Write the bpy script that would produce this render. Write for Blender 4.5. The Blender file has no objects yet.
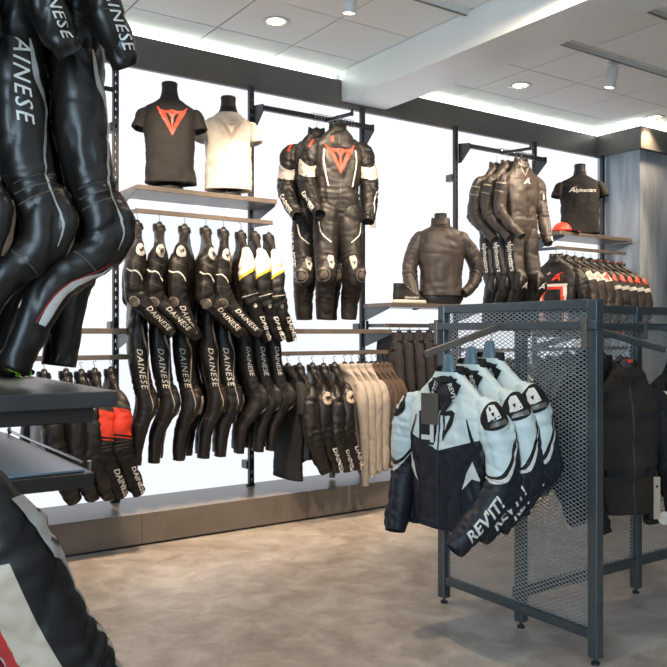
import bpy, bmesh, math, random
from mathutils import Vector, Matrix, noise
from mathutils.bvhtree import BVHTree
R = math.radians
PI = math.pi
random.seed(7)
scene = bpy.context.scene
col = scene.collection

# ------------------------------------------------------------------ materials
MATS = {}
def mat(name, base, rough=.5, metal=0, bump=0, bscale=60, var=0, vscale=6, spec=.5, emit=None, es=0, stretch=(1,1,1), base2=None, sheen=0, coat=0):
    m = bpy.data.materials.new(name); m.use_nodes = True
    nt = m.node_tree; b = nt.nodes['Principled BSDF']
    b.inputs['Base Color'].default_value = (*base, 1)
    b.inputs['Roughness'].default_value = rough
    b.inputs['Metallic'].default_value = metal
    b.inputs['Specular IOR Level'].default_value = spec
    if sheen: b.inputs['Sheen Weight'].default_value = sheen
    if coat: b.inputs['Coat Weight'].default_value = coat
    if emit:
        b.inputs['Emission Color'].default_value = (*emit, 1)
        b.inputs['Emission Strength'].default_value = es
    if bump or var:
        tc = nt.nodes.new('ShaderNodeTexCoord'); mp = nt.nodes.new('ShaderNodeMapping')
        mp.inputs['Scale'].default_value = stretch
        nt.links.new(tc.outputs['Object'], mp.inputs['Vector'])
    if var:
        n = nt.nodes.new('ShaderNodeTexNoise'); n.inputs['Scale'].default_value = vscale
        n.inputs['Detail'].default_value = 5; n.inputs['Roughness'].default_value = .6
        nt.links.new(mp.outputs['Vector'], n.inputs['Vector'])
        r = nt.nodes.new('ShaderNodeValToRGB')
        r.color_ramp.elements[0].position = .3; r.color_ramp.elements[1].position = .7
        b2 = base2 or tuple(min(1, c*(1+var)) for c in base)
        r.color_ramp.elements[0].color = (*[c*(1-var) for c in base], 1) if not base2 else (*base, 1)
        r.color_ramp.elements[1].color = (*b2, 1)
        nt.links.new(n.outputs['Fac'], r.inputs['Fac'])
        nt.links.new(r.outputs['Color'], b.inputs['Base Color'])
    if bump:
        n = nt.nodes.new('ShaderNodeTexNoise'); n.inputs['Scale'].default_value = bscale
        n.inputs['Detail'].default_value = 4
        if name.startswith('leather'): n.noise_type = 'RIDGED_MULTIFRACTAL'; n.inputs['Detail'].default_value = 3; n.inputs['Distortion'].default_value = .6
        nt.links.new(mp.outputs['Vector'], n.inputs['Vector'])
        bp = nt.nodes.new('ShaderNodeBump'); bp.inputs['Strength'].default_value = bump
        bp.inputs['Distance'].default_value = .01
        nt.links.new(n.outputs['Fac'], bp.inputs['Height'])
        nt.links.new(bp.outputs['Normal'], b.inputs['Normal'])
    MATS[name] = m
    return m

mat('leather', (.011,.009,.0075), .36, bump=.35, bscale=11, stretch=(1,1,.4), var=.35, vscale=9, spec=.45)
mat('leather_matte', (.013,.011,.0095), .48, spec=.4, bump=.35, bscale=12, stretch=(1,1,.4), var=.3, vscale=8)
mat('leather_brown', (.036,.027,.021), .52, bump=.26, bscale=11, stretch=(1,1,.4), var=.3, vscale=8, spec=.6)
mat('textile_black', (.008,.008,.009), .75, spec=.3, bump=.3, bscale=180, var=.25, vscale=12)
mat('textile_navy', (.011,.014,.02), .7, bump=.3, bscale=160, var=.2, vscale=10)
mat('textile_brown', (.022,.016,.012), .8, spec=.3, bump=.35, bscale=150, var=.25, vscale=10)
mat('cotton_black', (.009,.0085,.008), .85, bump=.2, bscale=40)
mat('cotton_grey', (.5,.46,.41), .9, bump=.25, bscale=40, var=.08, vscale=150)
mat('knit_tan', (.33,.285,.235), .9, bump=.3, bscale=60, var=.08, vscale=60)
mat('knit_brown', (.07,.045,.03), .9, bump=.3, bscale=60)
mat('denim_black', (.022,.019,.02), .8, bump=.3, bscale=80, var=.3, vscale=5)
mat('aqua_white', (.50,.60,.59), .55, bump=.35, bscale=22, var=.07, vscale=14)
mat('off_white', (.62,.60,.55), .5, bump=.15, bscale=40)
mat('pale_grey', (.38,.36,.33), .5, bump=.15, bscale=40)
mat('beige', (.36,.29,.22), .55, bump=.2, bscale=40)
mat('red', (.62,.045,.022), .5, bump=.2, bscale=40)
mat('dark_red', (.32,.02,.018), .5, bump=.2, bscale=40)
mat('bright_red', (.74,.045,.018), .5)
mat('yellow', (.5,.40,.02), .5)
mat('neon_green', (.35,.9,.05), .5)
mat('seam', (.07,.058,.048), .5)
mat('slider', (.10,.085,.07), .3)
mat('hanger_black', (.012,.012,.014), .35)
mat('hanger_blue', (.10,.16,.20), .3)
mat('chrome', (.5,.5,.5), .22, metal=1)
mat('steel_dark', (.05,.052,.056), .38, metal=.7, bump=.05, bscale=80)
mat('rack_metal', (.095,.112,.122), .36, metal=.65, bump=.05, bscale=60, var=.12, vscale=14)
mat('mesh_metal', (.42,.46,.48), .35, metal=.6)
mat('shelf', (.15,.125,.105), .36, metal=.3, bump=.04, bscale=60, var=.15, vscale=8)
mat('table_top', (.045,.045,.045), .42, spec=.3, var=.25, vscale=7)
mat('table_metal', (.035,.03,.028), .4, metal=.4)
mat('tray_glass', (.16,.22,.28), .3, spec=.4)
mat('plinth', (.165,.138,.113), .33, var=.2, vscale=3, bump=.06, bscale=30)
mat('bulkhead', (.13,.122,.112), .45, metal=.2, var=.15, vscale=2)
mat('beam', (.80,.82,.80), .35, var=.03, vscale=2)
mat('tile', (.84,.86,.84), .8, bump=.15, bscale=220)
mat('tile_gap', (.16,.17,.17), .8)
mat('back_wall', (.30,.29,.27), .7)
mat('white_metal', (.62,.62,.6), .4)
mat('column', (.34,.385,.43), .36, metal=.2, var=.35, vscale=3.5, stretch=(3,3,.35), bump=.03, bscale=50)
mat('bust', (.02,.018,.017), .6)
mat('glow_wall', (.22,.22,.23), .6, emit=(.885,.925,1), es=.57)
mat('cove', (.8,.8,.8), .5, emit=(.94,1,.93), es=4.0)
mat('lamp_face', (.8,.8,.8), .5, emit=(1,.80,.55), es=9)
mat('paper', (.62,.56,.48), .7)
mat('tag_dark', (.02,.02,.023), .4)
mat('rubber_white', (.6,.57,.5), .6)

def bandmat(name, stops, lo=-.5, hi=1.0, rough=.5, bump=.3, bscale=18, attr='band'):
    """cloth panels: a per-vertex field cut into crisp colour panels"""
    m = bpy.data.materials.new(name); m.use_nodes = True; nt = m.node_tree; b = nt.nodes['Principled BSDF']
    a = nt.nodes.new('ShaderNodeAttribute'); a.attribute_name = attr
    r = nt.nodes.new('ShaderNodeMapRange'); r.inputs['From Min'].default_value = lo; r.inputs['From Max'].default_value = hi
    nt.links.new(a.outputs['Fac'], r.inputs['Value'])
    c = nt.nodes.new('ShaderNodeValToRGB'); c.color_ramp.interpolation = 'CONSTANT'
    e = c.color_ramp.elements; e[0].position = 0; e[0].color = (*stops[0][1],1)
    e.remove(e[1])
    for p, co_ in stops[1:]:
        k = e.new((p-lo)/(hi-lo)); k.color = (*co_,1)
    nt.links.new(r.outputs[0], c.inputs['Fac']); nt.links.new(c.outputs['Color'], b.inputs['Base Color'])
    b.inputs['Roughness'].default_value = rough; b.inputs['Specular IOR Level'].default_value = .32
    tc = nt.nodes.new('ShaderNodeTexCoord'); n = nt.nodes.new('ShaderNodeTexNoise'); n.inputs['Scale'].default_value = bscale
    nt.links.new(tc.outputs['Object'], n.inputs['Vector'])
    bp = nt.nodes.new('ShaderNodeBump'); bp.inputs['Strength'].default_value = bump; bp.inputs['Distance'].default_value = .01
    nt.links.new(n.outputs['Fac'], bp.inputs['Height']); nt.links.new(bp.outputs['Normal'], b.inputs['Normal'])
    MATS[name] = m
BLK=(.008,.0075,.007); AQ=(.56,.645,.63); NV=(.011,.014,.021); OW=(.62,.60,.55); RD=(.62,.045,.022); TX=(.008,.008,.009); BG=(.36,.29,.22); GR=(.34,.32,.30); DR=(.32,.02,.018)
bandmat('rev_sleeve', [(-.5,AQ),(.0,TX),(.030,OW),(.062,NV)])
bandmat('rev_torso', [(-.5,NV),(.0,AQ)], -.5, .5)
bandmat('red_sleeve', [(-.5,(.045,.036,.03)),(.125,RD),(.262,BLK),(.275,RD),(.285,BLK)])
bandmat('white_sleeve', [(-.5,(.50,.48,.45)),(.185,(.5,.38,.02)),(.20,BLK)])
bandmat('display_sleeve', [(-.5,BLK),(.185,(.42,.39,.35)),(.29,BLK)])
# angle field in degrees / 100 for the near jacket: back -1.8 ... front +1.8
bandmat('near_sleeve', [(-1.8,BLK),(-1.0,GR),(-.86,DR),(-.60,BG),(-.10,BLK),(.66,GR),(.80,BLK)], -1.8, 1.8)
# concrete floor
def floor_mat():
    m = bpy.data.materials.new('concrete'); m.use_nodes = True; nt = m.node_tree; b = nt.nodes['Principled BSDF']
    tc = nt.nodes.new('ShaderNodeTexCoord')
    def N(s, d, dist=0):
        n = nt.nodes.new('ShaderNodeTexNoise'); n.inputs['Scale'].default_value = s; n.inputs['Detail'].default_value = d
        n.inputs['Roughness'].default_value = .62; n.inputs['Distortion'].default_value = dist
        nt.links.new(tc.outputs['Object'], n.inputs['Vector']); return n
    n1 = N(1.5, 9, 1.2); n2 = N(7, 8, .6)
    mx = nt.nodes.new('ShaderNodeMath'); mx.operation = 'MULTIPLY_ADD'; mx.inputs[1].default_value = .5
    nt.links.new(n2.outputs['Fac'], mx.inputs[0]); 
    m2 = nt.nodes.new('ShaderNodeMath'); m2.operation = 'MULTIPLY'; m2.inputs[1].default_value = .5
    nt.links.new(n1.outputs['Fac'], m2.inputs[0]); nt.links.new(m2.outputs[0], mx.inputs[2])
    r = nt.nodes.new('ShaderNodeValToRGB'); e = r.color_ramp.elements
    e[0].position = .40; e[0].color = (.29,.25,.215,1); e[1].position = .60; e[1].color = (.50,.455,.405,1)
    k = e.new(.5); k.color = (.385,.34,.295,1)
    nt.links.new(mx.outputs[0], r.inputs['Fac']); nt.links.new(r.outputs['Color'], b.inputs['Base Color'])
    rr = nt.nodes.new('ShaderNodeMapRange'); rr.inputs['To Min'].default_value = .26; rr.inputs['To Max'].default_value = .40
    nt.links.new(n2.outputs['Fac'], rr.inputs['Value']); nt.links.new(rr.outputs[0], b.inputs['Roughness'])
    bp = nt.nodes.new('ShaderNodeBump'); bp.inputs['Strength'].default_value = .03; bp.inputs['Distance'].default_value = .01
    nt.links.new(n2.outputs['Fac'], bp.inputs['Height']); nt.links.new(bp.outputs['Normal'], b.inputs['Normal'])
    MATS['concrete'] = m
floor_mat()

# ------------------------------------------------------------------ object helpers
def thing(name, label, cat, loc=(0,0,0), rotz=0, group=None, scale=1):
    o = bpy.data.objects.new(name, None); col.objects.link(o)
    o.location = loc; o.rotation_euler = (0,0,rotz); o.scale = (scale,)*3
    o.empty_display_size = .1
    o['label'] = label; o['category'] = cat
    if group: o['group'] = group
    return o

def link(name, me, parent=None, mats=None, smooth=True):
    for m in (mats or []): me.materials.append(MATS[m])
    if smooth:
        for p in me.polygons: p.use_smooth = True
    o = bpy.data.objects.new(name, me); col.objects.link(o)
    if parent: o.parent = parent
    return o

def bm_obj(name, bm, m, parent=None, smooth=False, label=None):
    bmesh.ops.recalc_face_normals(bm, faces=bm.faces[:])
    me = bpy.data.meshes.new(name); bm.to_mesh(me); bm.free()
    o = link(name, me, parent, [m] if isinstance(m, str) else m, smooth)
    if label: o['label'] = label
    return o

def tag(o, label, cat, group=None):
    o['label'] = label; o['category'] = cat
    if group: o['group'] = group
    return o
def struct(o):
    o['kind'] = 'structure'; return o

def box(bm, x0, x1, y0, y1, z0, z1, mi=0):
    vs = [bm.verts.new((x, y, z)) for x in (x0,x1) for y in (y0,y1) for z in (z0,z1)]
    for f in ((0,1,3,2),(4,6,7,5),(0,4,5,1),(2,3,7,6),(0,2,6,4),(1,5,7,3)):
        q = bm.faces.new([vs[i] for i in f]); q.material_index = mi
    return vs
def bevel_box(bm, x0, x1, y0, y1, z0, z1, b=.003):
    vs = box(bm, x0, x1, y0, y1, z0, z1)
    es = list({e for v in vs for e in v.link_edges})
    bmesh.ops.bevel(bm, geom=es, offset=b, segments=1, affect='EDGES')
def beam_box(bm, p, q, w, h):
    """box bar from p to q, w sideways, h upwards"""
    p = Vector(p); q = Vector(q); t = (q-p).normalized()
    up = Vector((0,0,1)) if abs(t.z) < .95 else Vector((0,1,0))
    s = t.cross(up).normalized(); u = s.cross(t)
    vs = []
    for c in (p, q):
        for a, b in ((-1,-1),(1,-1),(1,1),(-1,1)): vs.append(bm.verts.new(c + s*a*w/2 + u*b*h/2))
    for f in ((3,2,1,0),(4,5,6,7),(0,1,5,4),(1,2,6,5),(2,3,7,6),(3,0,4,7)): bm.faces.new([vs[i] for i in f])
def tube(bm, pts, r, n=8):
    pts = [Vector(p) for p in pts]; rings = []
    for i, p in enumerate(pts):
        t = (pts[min(i+1, len(pts)-1)] - pts[max(i-1, 0)]).normalized()
        a = Vector((0,0,1)) if abs(t.z) < .9 else Vector((1,0,0))
        a = (a - t*a.dot(t)).normalized() if not rings else (la - t*la.dot(t)).normalized()
        la = a; b = t.cross(a)
        rr = r[i] if isinstance(r, (list, tuple)) else r
        rings.append([bm.verts.new(p + (a*math.cos(2*PI*k/n) + b*math.sin(2*PI*k/n))*rr) for k in range(n)])
    for A, B in zip(rings, rings[1:]):
        for k in range(n): bm.faces.new((A[k], A[(k+1)%n], B[(k+1)%n], B[k]))
    bm.faces.new(rings[0][::-1]); bm.faces.new(rings[-1])
def cyl(bm, c, r, z0, z1, n=20, r2=None):
    r2 = r if r2 is None else r2
    A = [bm.verts.new((c[0]+r*math.cos(2*PI*k/n), c[1]+r*math.sin(2*PI*k/n), z0)) for k in range(n)]
    B = [bm.verts.new((c[0]+r2*math.cos(2*PI*k/n), c[1]+r2*math.sin(2*PI*k/n), z1)) for k in range(n)]
    for k in range(n): bm.faces.new((A[k], A[(k+1)%n], B[(k+1)%n], B[k]))
    bm.faces.new(A[::-1]); bm.faces.new(B)

# ------------------------------------------------------------------ lofts (cloth volumes)
def catmull(ctrl, n):
    out = []; k = len(ctrl)
    for i in range(n+1):
        t = i/n*(k-1); a = min(int(t), k-2); f = t-a
        p = [ctrl[max(a-1,0)], ctrl[a], ctrl[a+1], ctrl[min(a+2,k-1)]]
        out.append([.5*((2*p1)+(-p0+p2)*f+(2*p0-5*p1+4*p2-p3)*f*f+(-p0+3*p1-3*p2+p3)*f**3) for p0,p1,p2,p3 in zip(*p)])
    return out

BV = {}
class Loft:
    ob = None
    def __init__(s, ctrl, n=40, m=24, side=1, amp=.005, freq=9, seed=0, power=2., crease=None, bumps=(), sag=.35, fold=1):
        """ctrl rows: x y z ra rb. angle 0 = outer side, 90 = front (-Y)."""
        rows = catmull(ctrl, n); s.n = n; s.m = m; s.side = side
        C = [Vector(r[:3]) for r in rows]; s.C = C; s.P = []; s.L = [0]
        for a, b in zip(C, C[1:]): s.L.append(s.L[-1] + (b-a).length)
        s.rad = [max(.001,(r[3]+r[4])/2) for r in rows]
        off = Vector((seed*3.7, seed*1.3, seed*5.1))
        for i in range(n+1):
            t = (C[min(i+1,n)] - C[max(i-1,0)]).normalized()
            A = Vector((side,0,0)); A = (A - t*A.dot(t)).normalized(); B = t.cross(A)*side
            ring = []; ra, rb = max(.001,rows[i][3]), max(.001,rows[i][4])
            for j in range(m):
                th = 2*PI*j/m; ct, st = math.cos(th), math.sin(th)
                e = 2/power
                p = A*ra*math.copysign(abs(ct)**e, ct) + B*rb*math.copysign(abs(st)**e, st)
                q = C[i] + p; nrm = p.normalized()
                if amp:
                    ek = min(1, .15 + s.L[i]/.09)
                    v = Vector((q.x*freq, q.y*freq, q.z*freq*sag)) + off
                    d = noise.noise(v)*amp*1.3
                    wv = Vector((q.x*11, q.y*11, q.z*5.5 + (q.x+q.y)*3)) + off*2
                    rd = 1 - abs(noise.noise(wv))*3.2
                    if rd > 0: d -= rd*rd*amp*1.25*fold
                    rd = 1 - abs(noise.noise(Vector((q.x*6+q.z*5, q.y*6, q.z*13))+off))*3.4
                    if rd > 0: d -= rd*rd*amp*.8*fold
                    if crease:
                        for (cl, cw, ca) in crease:
                            w = math.exp(-((s.L[i]-cl)/cw)**2)
                            d += ca*w*math.sin((s.L[i]-cl)*150 + 2.5*noise.noise(Vector((q.x*7,q.y*7,q.z*3))+off)*3 + st*1.5)
                    q = q + nrm*d*ek
                for (bl, ba, bw, baw, bh) in bumps:
                    da = (th - ba + PI) % (2*PI) - PI
                    k = ((s.L[i]-bl)/bw)**2 + (da/baw)**2
                    if k < 1: q = q + nrm*bh*(1-k)**.5
                ring.append(q)
            s.P.append(ring)
    def at(s, l, ang, off=.0015):
        l = max(0, min(s.L[-1]*.9999, l)); i = 0
        lo, hi = 0, s.n
        while hi-lo > 1:
            mid = (lo+hi)//2
            if s.L[mid] <= l: lo = mid
            else: hi = mid
        i = lo; f = (l-s.L[i])/max(1e-6, s.L[i+1]-s.L[i])
        a = (ang/(2*PI)) % 1 * s.m; j = int(a) % s.m; g = a-int(a); j2 = (j+1) % s.m
        p = (s.P[i][j]*(1-g)+s.P[i][j2]*g)*(1-f) + (s.P[i+1][j]*(1-g)+s.P[i+1][j2]*g)*f
        c = s.C[i]*(1-f)+s.C[i+1]*f
        return p + (p-c).normalized()*off
    def bm(s, matf=None, cap0=True, cap1=True, inner=None):
        bm = bmesh.new()
        V = [[bm.verts.new(p) for p in r] for r in s.P]
        for i in range(s.n):
            for j in range(s.m):
                f = bm.faces.new((V[i][j], V[i][(j+1)%s.m], V[i+1][(j+1)%s.m], V[i+1][j]))
                if matf:
                    c = f.calc_center_median()
                    f.material_index = matf((s.L[i]+s.L[i+1])/2, ((j+.5)/s.m*360), c)
        if cap0: bm.faces.new(V[0])
        if cap1:
            # tucked-in opening: a rim rolled inwards, then closed deeper inside
            dr = (s.C[-1]-s.C[-2]).normalized()
            c = s.C[-1]
            W = [bm.verts.new(c + (p-c)*.86 + dr*.001) for p in s.P[-1]]
            X = [bm.verts.new(c + (p-c)*.80 - dr*.03) for p in s.P[-1]]
            for A, B in ((V[-1], W), (W, X)):
                for j in range(s.m): bm.faces.new((A[j], A[(j+1)%s.m], B[(j+1)%s.m], B[j]))
            bm.faces.new(X)
        return bm
    def obj(s, name, mats, parent, matf=None, cap0=True, cap1=True, label=None, field=None):
        b = s.bm(matf, cap0, cap1)
        o = bm_obj(name, b, mats, parent, True, label); s.ob = o
        if field:
            at = o.data.attributes.new('band', 'FLOAT', 'POINT'); n = len(o.data.vertices)
            for i in range(n):
                if i < (s.n+1)*s.m:
                    r, j = divmod(i, s.m); at.data[i].value = field(s.L[r], 360*j/s.m, s.P[r][j])
                else: at.data[i].value = field(s.L[-1], 360*(i % s.m)/s.m, s.P[-1][i % s.m])
        return o

# ------------------------------------------------------------------ flat shapes wrapped onto cloth
def subdivide(bm, step):
    if step:
        xs = [v.co.x for v in bm.verts]; ys = [v.co.y for v in bm.verts]
        for axis, (lo, hi) in ((0, (min(xs), max(xs))), (1, (min(ys), max(ys)))):
            k = int(lo/step)+1
            while k*step < hi:
                no = Vector((1,0,0)) if axis == 0 else Vector((0,1,0))
                bmesh.ops.bisect_plane(bm, geom=bm.verts[:]+bm.edges[:]+bm.faces[:], plane_co=no*k*step, plane_no=no, dist=1e-6)
                k += 1
    return [v.co.copy() for v in bm.verts], [[v.index for v in f.verts] for f in bm.faces]
def poly2d(polys, step=.012):
    bm = bmesh.new()
    for p in polys:
        f = bm.faces.new([bm.verts.new((x, y, 0)) for x, y in p])
    bmesh.ops.triangulate(bm, faces=bm.faces[:])
    bm.verts.ensure_lookup_table(); bm.verts.index_update()
    subdivide(bm, step); bm.verts.index_update()
    r = [v.co.copy() for v in bm.verts], [[v.index for v in f.verts] for f in bm.faces]
    bm.free(); return r
TC = {}
def text2d(s, size, shear=.35, bold=.02, step=.012, space=1.0):
    key = (s, size, shear, bold, step, space)
    if key in TC: return TC[key]
    cu = bpy.data.curves.new('t', 'FONT'); cu.body = s; cu.size = size; cu.shear = shear; cu.offset = bold*size
    cu.align_x = 'CENTER'; cu.align_y = 'CENTER'; cu.space_character = space; cu.resolution_u = 2
    o = bpy.data.objects.new('t', cu); col.objects.link(o)
    bpy.context.view_layer.update()
    me = bpy.data.meshes.new_from_object(o.evaluated_get(bpy.context.evaluated_depsgraph_get()))
    bm = bmesh.new(); bm.from_mesh(me)
    bmesh.ops.triangulate(bm, faces=bm.faces[:])
    subdivide(bm, step); bm.verts.index_update()
    r = [v.co.copy() for v in bm.verts], [[v.index for v in f.verts] for f in bm.faces]
    bm.free(); bpy.data.objects.remove(o); bpy.data.curves.remove(cu); bpy.data.meshes.remove(me)
    TC[key] = r; return r
def arc_poly(cx, cy, rx, ry, n=18, a0=0, a1=360):
    return [(cx+rx*math.cos(R(a0+(a1-a0)*k/n)), cy+ry*math.sin(R(a0+(a1-a0)*k/n))) for k in range(n if a1-a0 == 360 else n+1)]
def ribbon(pts, w):
    """quad strip polygons along a 2-D path"""
    out = []; L = []; Rr = []
    for i, p in enumerate(pts):
        a = pts[max(i-1,0)]; b = pts[min(i+1,len(pts)-1)]
        dx, dy = b[0]-a[0], b[1]-a[1]; l = math.hypot(dx, dy); ww = w[i] if isinstance(w, (list,tuple)) else w
        nx, ny = -dy/l*ww/2, dx/l*ww/2
        L.append((p[0]+nx, p[1]+ny)); Rr.append((p[0]-nx, p[1]-ny))
    return [[L[i], L[i+1], Rr[i+1], Rr[i]] for i in range(len(pts)-1)]
def curve2(pts, n=14): return [tuple(p) for p in catmull(pts, n)]

def tl_(lf, sh, gap=.035): return lf.L[-1]-max(v.x for v in sh[0])-gap
def wrap(name, shape, lf, l0, ang0, m, parent, flip=1, off=.0018, rot=0, label=None):
    """shape x -> along the limb, y -> around it towards the front"""
    vs, fs = shape; c, sn = math.cos(rot), math.sin(rot); out = []
    for v in vs:
        x, y = v.x*c - v.y*sn, v.x*sn + v.y*c
        l = l0 + x*flip
        i = min(range(0, lf.n+1, 2), key=lambda k: abs(lf.L[k]-l)); r = max(.03, lf.rad[i])
        out.append(lf.at(l, R(ang0) + y/r, off))
    me = bpy.data.meshes.new(name); me.from_pydata(out, [], fs); me.update()
    o = link(name, me, lf.ob or parent, [m])
    if label: o['label'] = label
    return o
def proj(name, shape, bvh, cx, cz, m, parent, yaw=0, off=.002, rot=0, label=None):
    """shape x,y -> local x,z seen from the front (turned by yaw), laid on the torso"""
    vs, fs = shape; c, sn = math.cos(rot), math.sin(rot); out = []
    d = Vector((-math.sin(yaw), math.cos(yaw), 0)); ax = Vector((math.cos(yaw), math.sin(yaw), 0))
    for v in vs:
        x, y = v.x*c - v.y*sn, v.x*sn + v.y*c
        o = ax*(cx+x) + Vector((0,0,cz+y)) - d*2
        h = bvh.ray_cast(o, d)
        if h[0] is None: h = bvh.find_nearest(ax*(cx+x)+Vector((0,0,cz+y)) - d*.1)
        out.append(h[0] - d*off)
    me = bpy.data.meshes.new(name); me.from_pydata(out, [], fs); me.update()
    o = link(name, me, BV.get(id(bvh), (parent,))[0] or parent, [m])
    if label: o['label'] = label
    return o
def bvh_of(*lofts):
    V = []; F = []
    for lf in lofts:
        b = len(V)
        for r in lf.P: V += r
        for i in range(lf.n):
            for j in range(lf.m):
                F.append((b+i*lf.m+j, b+i*lf.m+(j+1)%lf.m, b+(i+1)*lf.m+(j+1)%lf.m, b+(i+1)*lf.m+j))
    b = BVHTree.FromPolygons(V, F); BV[id(b)] = (lofts[0].ob, b)
    return b

# logos -----------------------------------------------------------
def devil(sz):
    o = [(-1,.95),(-.70,.66),(-.35,.58),(0,.66),(.35,.58),(.70,.66),(1,.95),(.80,.42),(.44,-.18),(0,-1),(-.44,-.18),(-.80,.42)]
    return [[(x*sz, y*sz) for x, y in o]]
def devil_in(sz):
    a = [(-.46,.44),(-.24,.40),(-.08,.16),(-.045,-.48),(-.20,-.16),(-.32,.14)]
    b = [(.045,.56),(-.045,.56),(-.02,.34),(0,.28),(.02,.34)]
    return [[(x*sz,y*sz) for x,y in a], [(-x*sz,y*sz) for x,y in a][::-1], [(x*sz,y*sz) for x,y in b]]
def star_a(sz):
    """slanted A with a long swoosh"""
    p = ribbon([(x*sz,y*sz) for x,y in curve2([(-1,-.55),(-.6,-.1),(-.15,.42),(.35,.72),(1.15,.95)], 10)], [.30*sz,.3*sz,.28*sz,.26*sz,.24*sz,.22*sz,.2*sz,.16*sz,.12*sz,.08*sz,.03*sz])
    p += ribbon([(x*sz,y*sz) for x,y in [(.12,.5),(.28,.0),(.45,-.55)]], .3*sz)
    p += ribbon([(x*sz,y*sz) for x,y in [(-.55,-.2),(-.05,-.12),(.3,-.1)]], .2*sz)
    return p

# ------------------------------------------------------------------ hanger
def hanger(desc, loc, rotz, hook=.09, group=None, mname='hanger_black', w=.18, color='black', sc=1, cast=0, mark=None, nh=0):
    t = thing('coat_hanger', f'{color} hanger holding the {desc}', 'hanger', loc, rotz, group)
    bm = bmesh.new()
    rt = hook*.16 if hook < .14 else .016
    pts = [(0,0,-.02),(0,0,hook-2*rt-.006)]
    for k in range(9):
        a = R(-90 + 30 + k*27); pts.append((math.cos(a)*rt, 0, hook-rt-.0 + math.sin(a)*rt))
    # hook turned so that it goes over the rail
    tube(bm, [(0, p[0], p[2]) if cast == 0 else (p[0], 0, p[2]) for p in pts], .0022, 6)
    bm_obj('hook', bm, 'chrome', t, True)
    lf = Loft([(-w,0,-.085,.006,.016),(-w*.6,0,-.052,.008,.018),(-.045,0,-.02,.014,.02),(0,0,-.004,.02,.021),(.045,0,-.02,.014,.02),(w*.6,0,-.052,.008,.018),(w,0,-.085,.006,.016)],
              24, 10, 1, 0) if False else None
    bm = bmesh.new()
    path = catmull([(-w,-.108,.009),(-w*.62,-.078,.011),(-.04,-.036,.015),(0,-.012,.020),(.04,-.036,.015),(w*.62,-.078,.011),(w,-.108,.009)], 20)
    tube(bm, [(p[0],0,p[1]) for p in path], [p[2] for p in path], 8)
    # raised neck of the hanger
    rings = []
    for z, a, b in ((-.05,.05,.022),(-.02,.043,.022),(0,.033,.02),(.012+nh,.024,.017),(.02+nh,.012,.010)):
        rings.append([bm.verts.new((a*math.cos(2*PI*k/12), b*math.sin(2*PI*k/12), z)) for k in range(12)])
    for A, B in zip(rings, rings[1:]):
        for k in range(12): bm.faces.new((A[k],A[(k+1)%12],B[(k+1)%12],B[k]))
    bm.faces.new(rings[-1])
    bm_obj('shoulder_bar', bm, mname, t, True)
    if mark:
        bm = bmesh.new(); box(bm, -.012,.012,-.026,.026,-.002,.012); bm_obj('size_clip', bm, mark, t)
    return t

# ------------------------------------------------------------------ garments
def collar(parent, m, rx=.065, ry=.055, h=.045, z=-.03, open_=0, lean=.0, inner=None):
    """standing collar ring with thickness, dipping at the front"""
    bm = bmesh.new(); n = 28; rings = []
    for (k, zz) in ((1.10,-.02),(1.06,h*.4),(1.0,h),(.93,h),(.96,h*.4),(.97,-.03)):
        ring = []
        for j in range(n):
            a = 2*PI*j/n; fr = max(0, math.sin(a))     # front
            dip = open_*fr**2
            ring.append(bm.verts.new((rx*k*math.cos(a), -ry*k*math.sin(a) - lean*fr*0.5 + (0 if zz<=0 else .004), z + zz*(1-.35*fr) - dip)))
        rings.append(ring)
    for A, B in zip(rings, rings[1:]):
        for j in range(n): bm.faces.new((A[j],A[(j+1)%n],B[(j+1)%n],B[j]))
    return bm_obj('collar', bm, m, parent, True)

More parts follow.
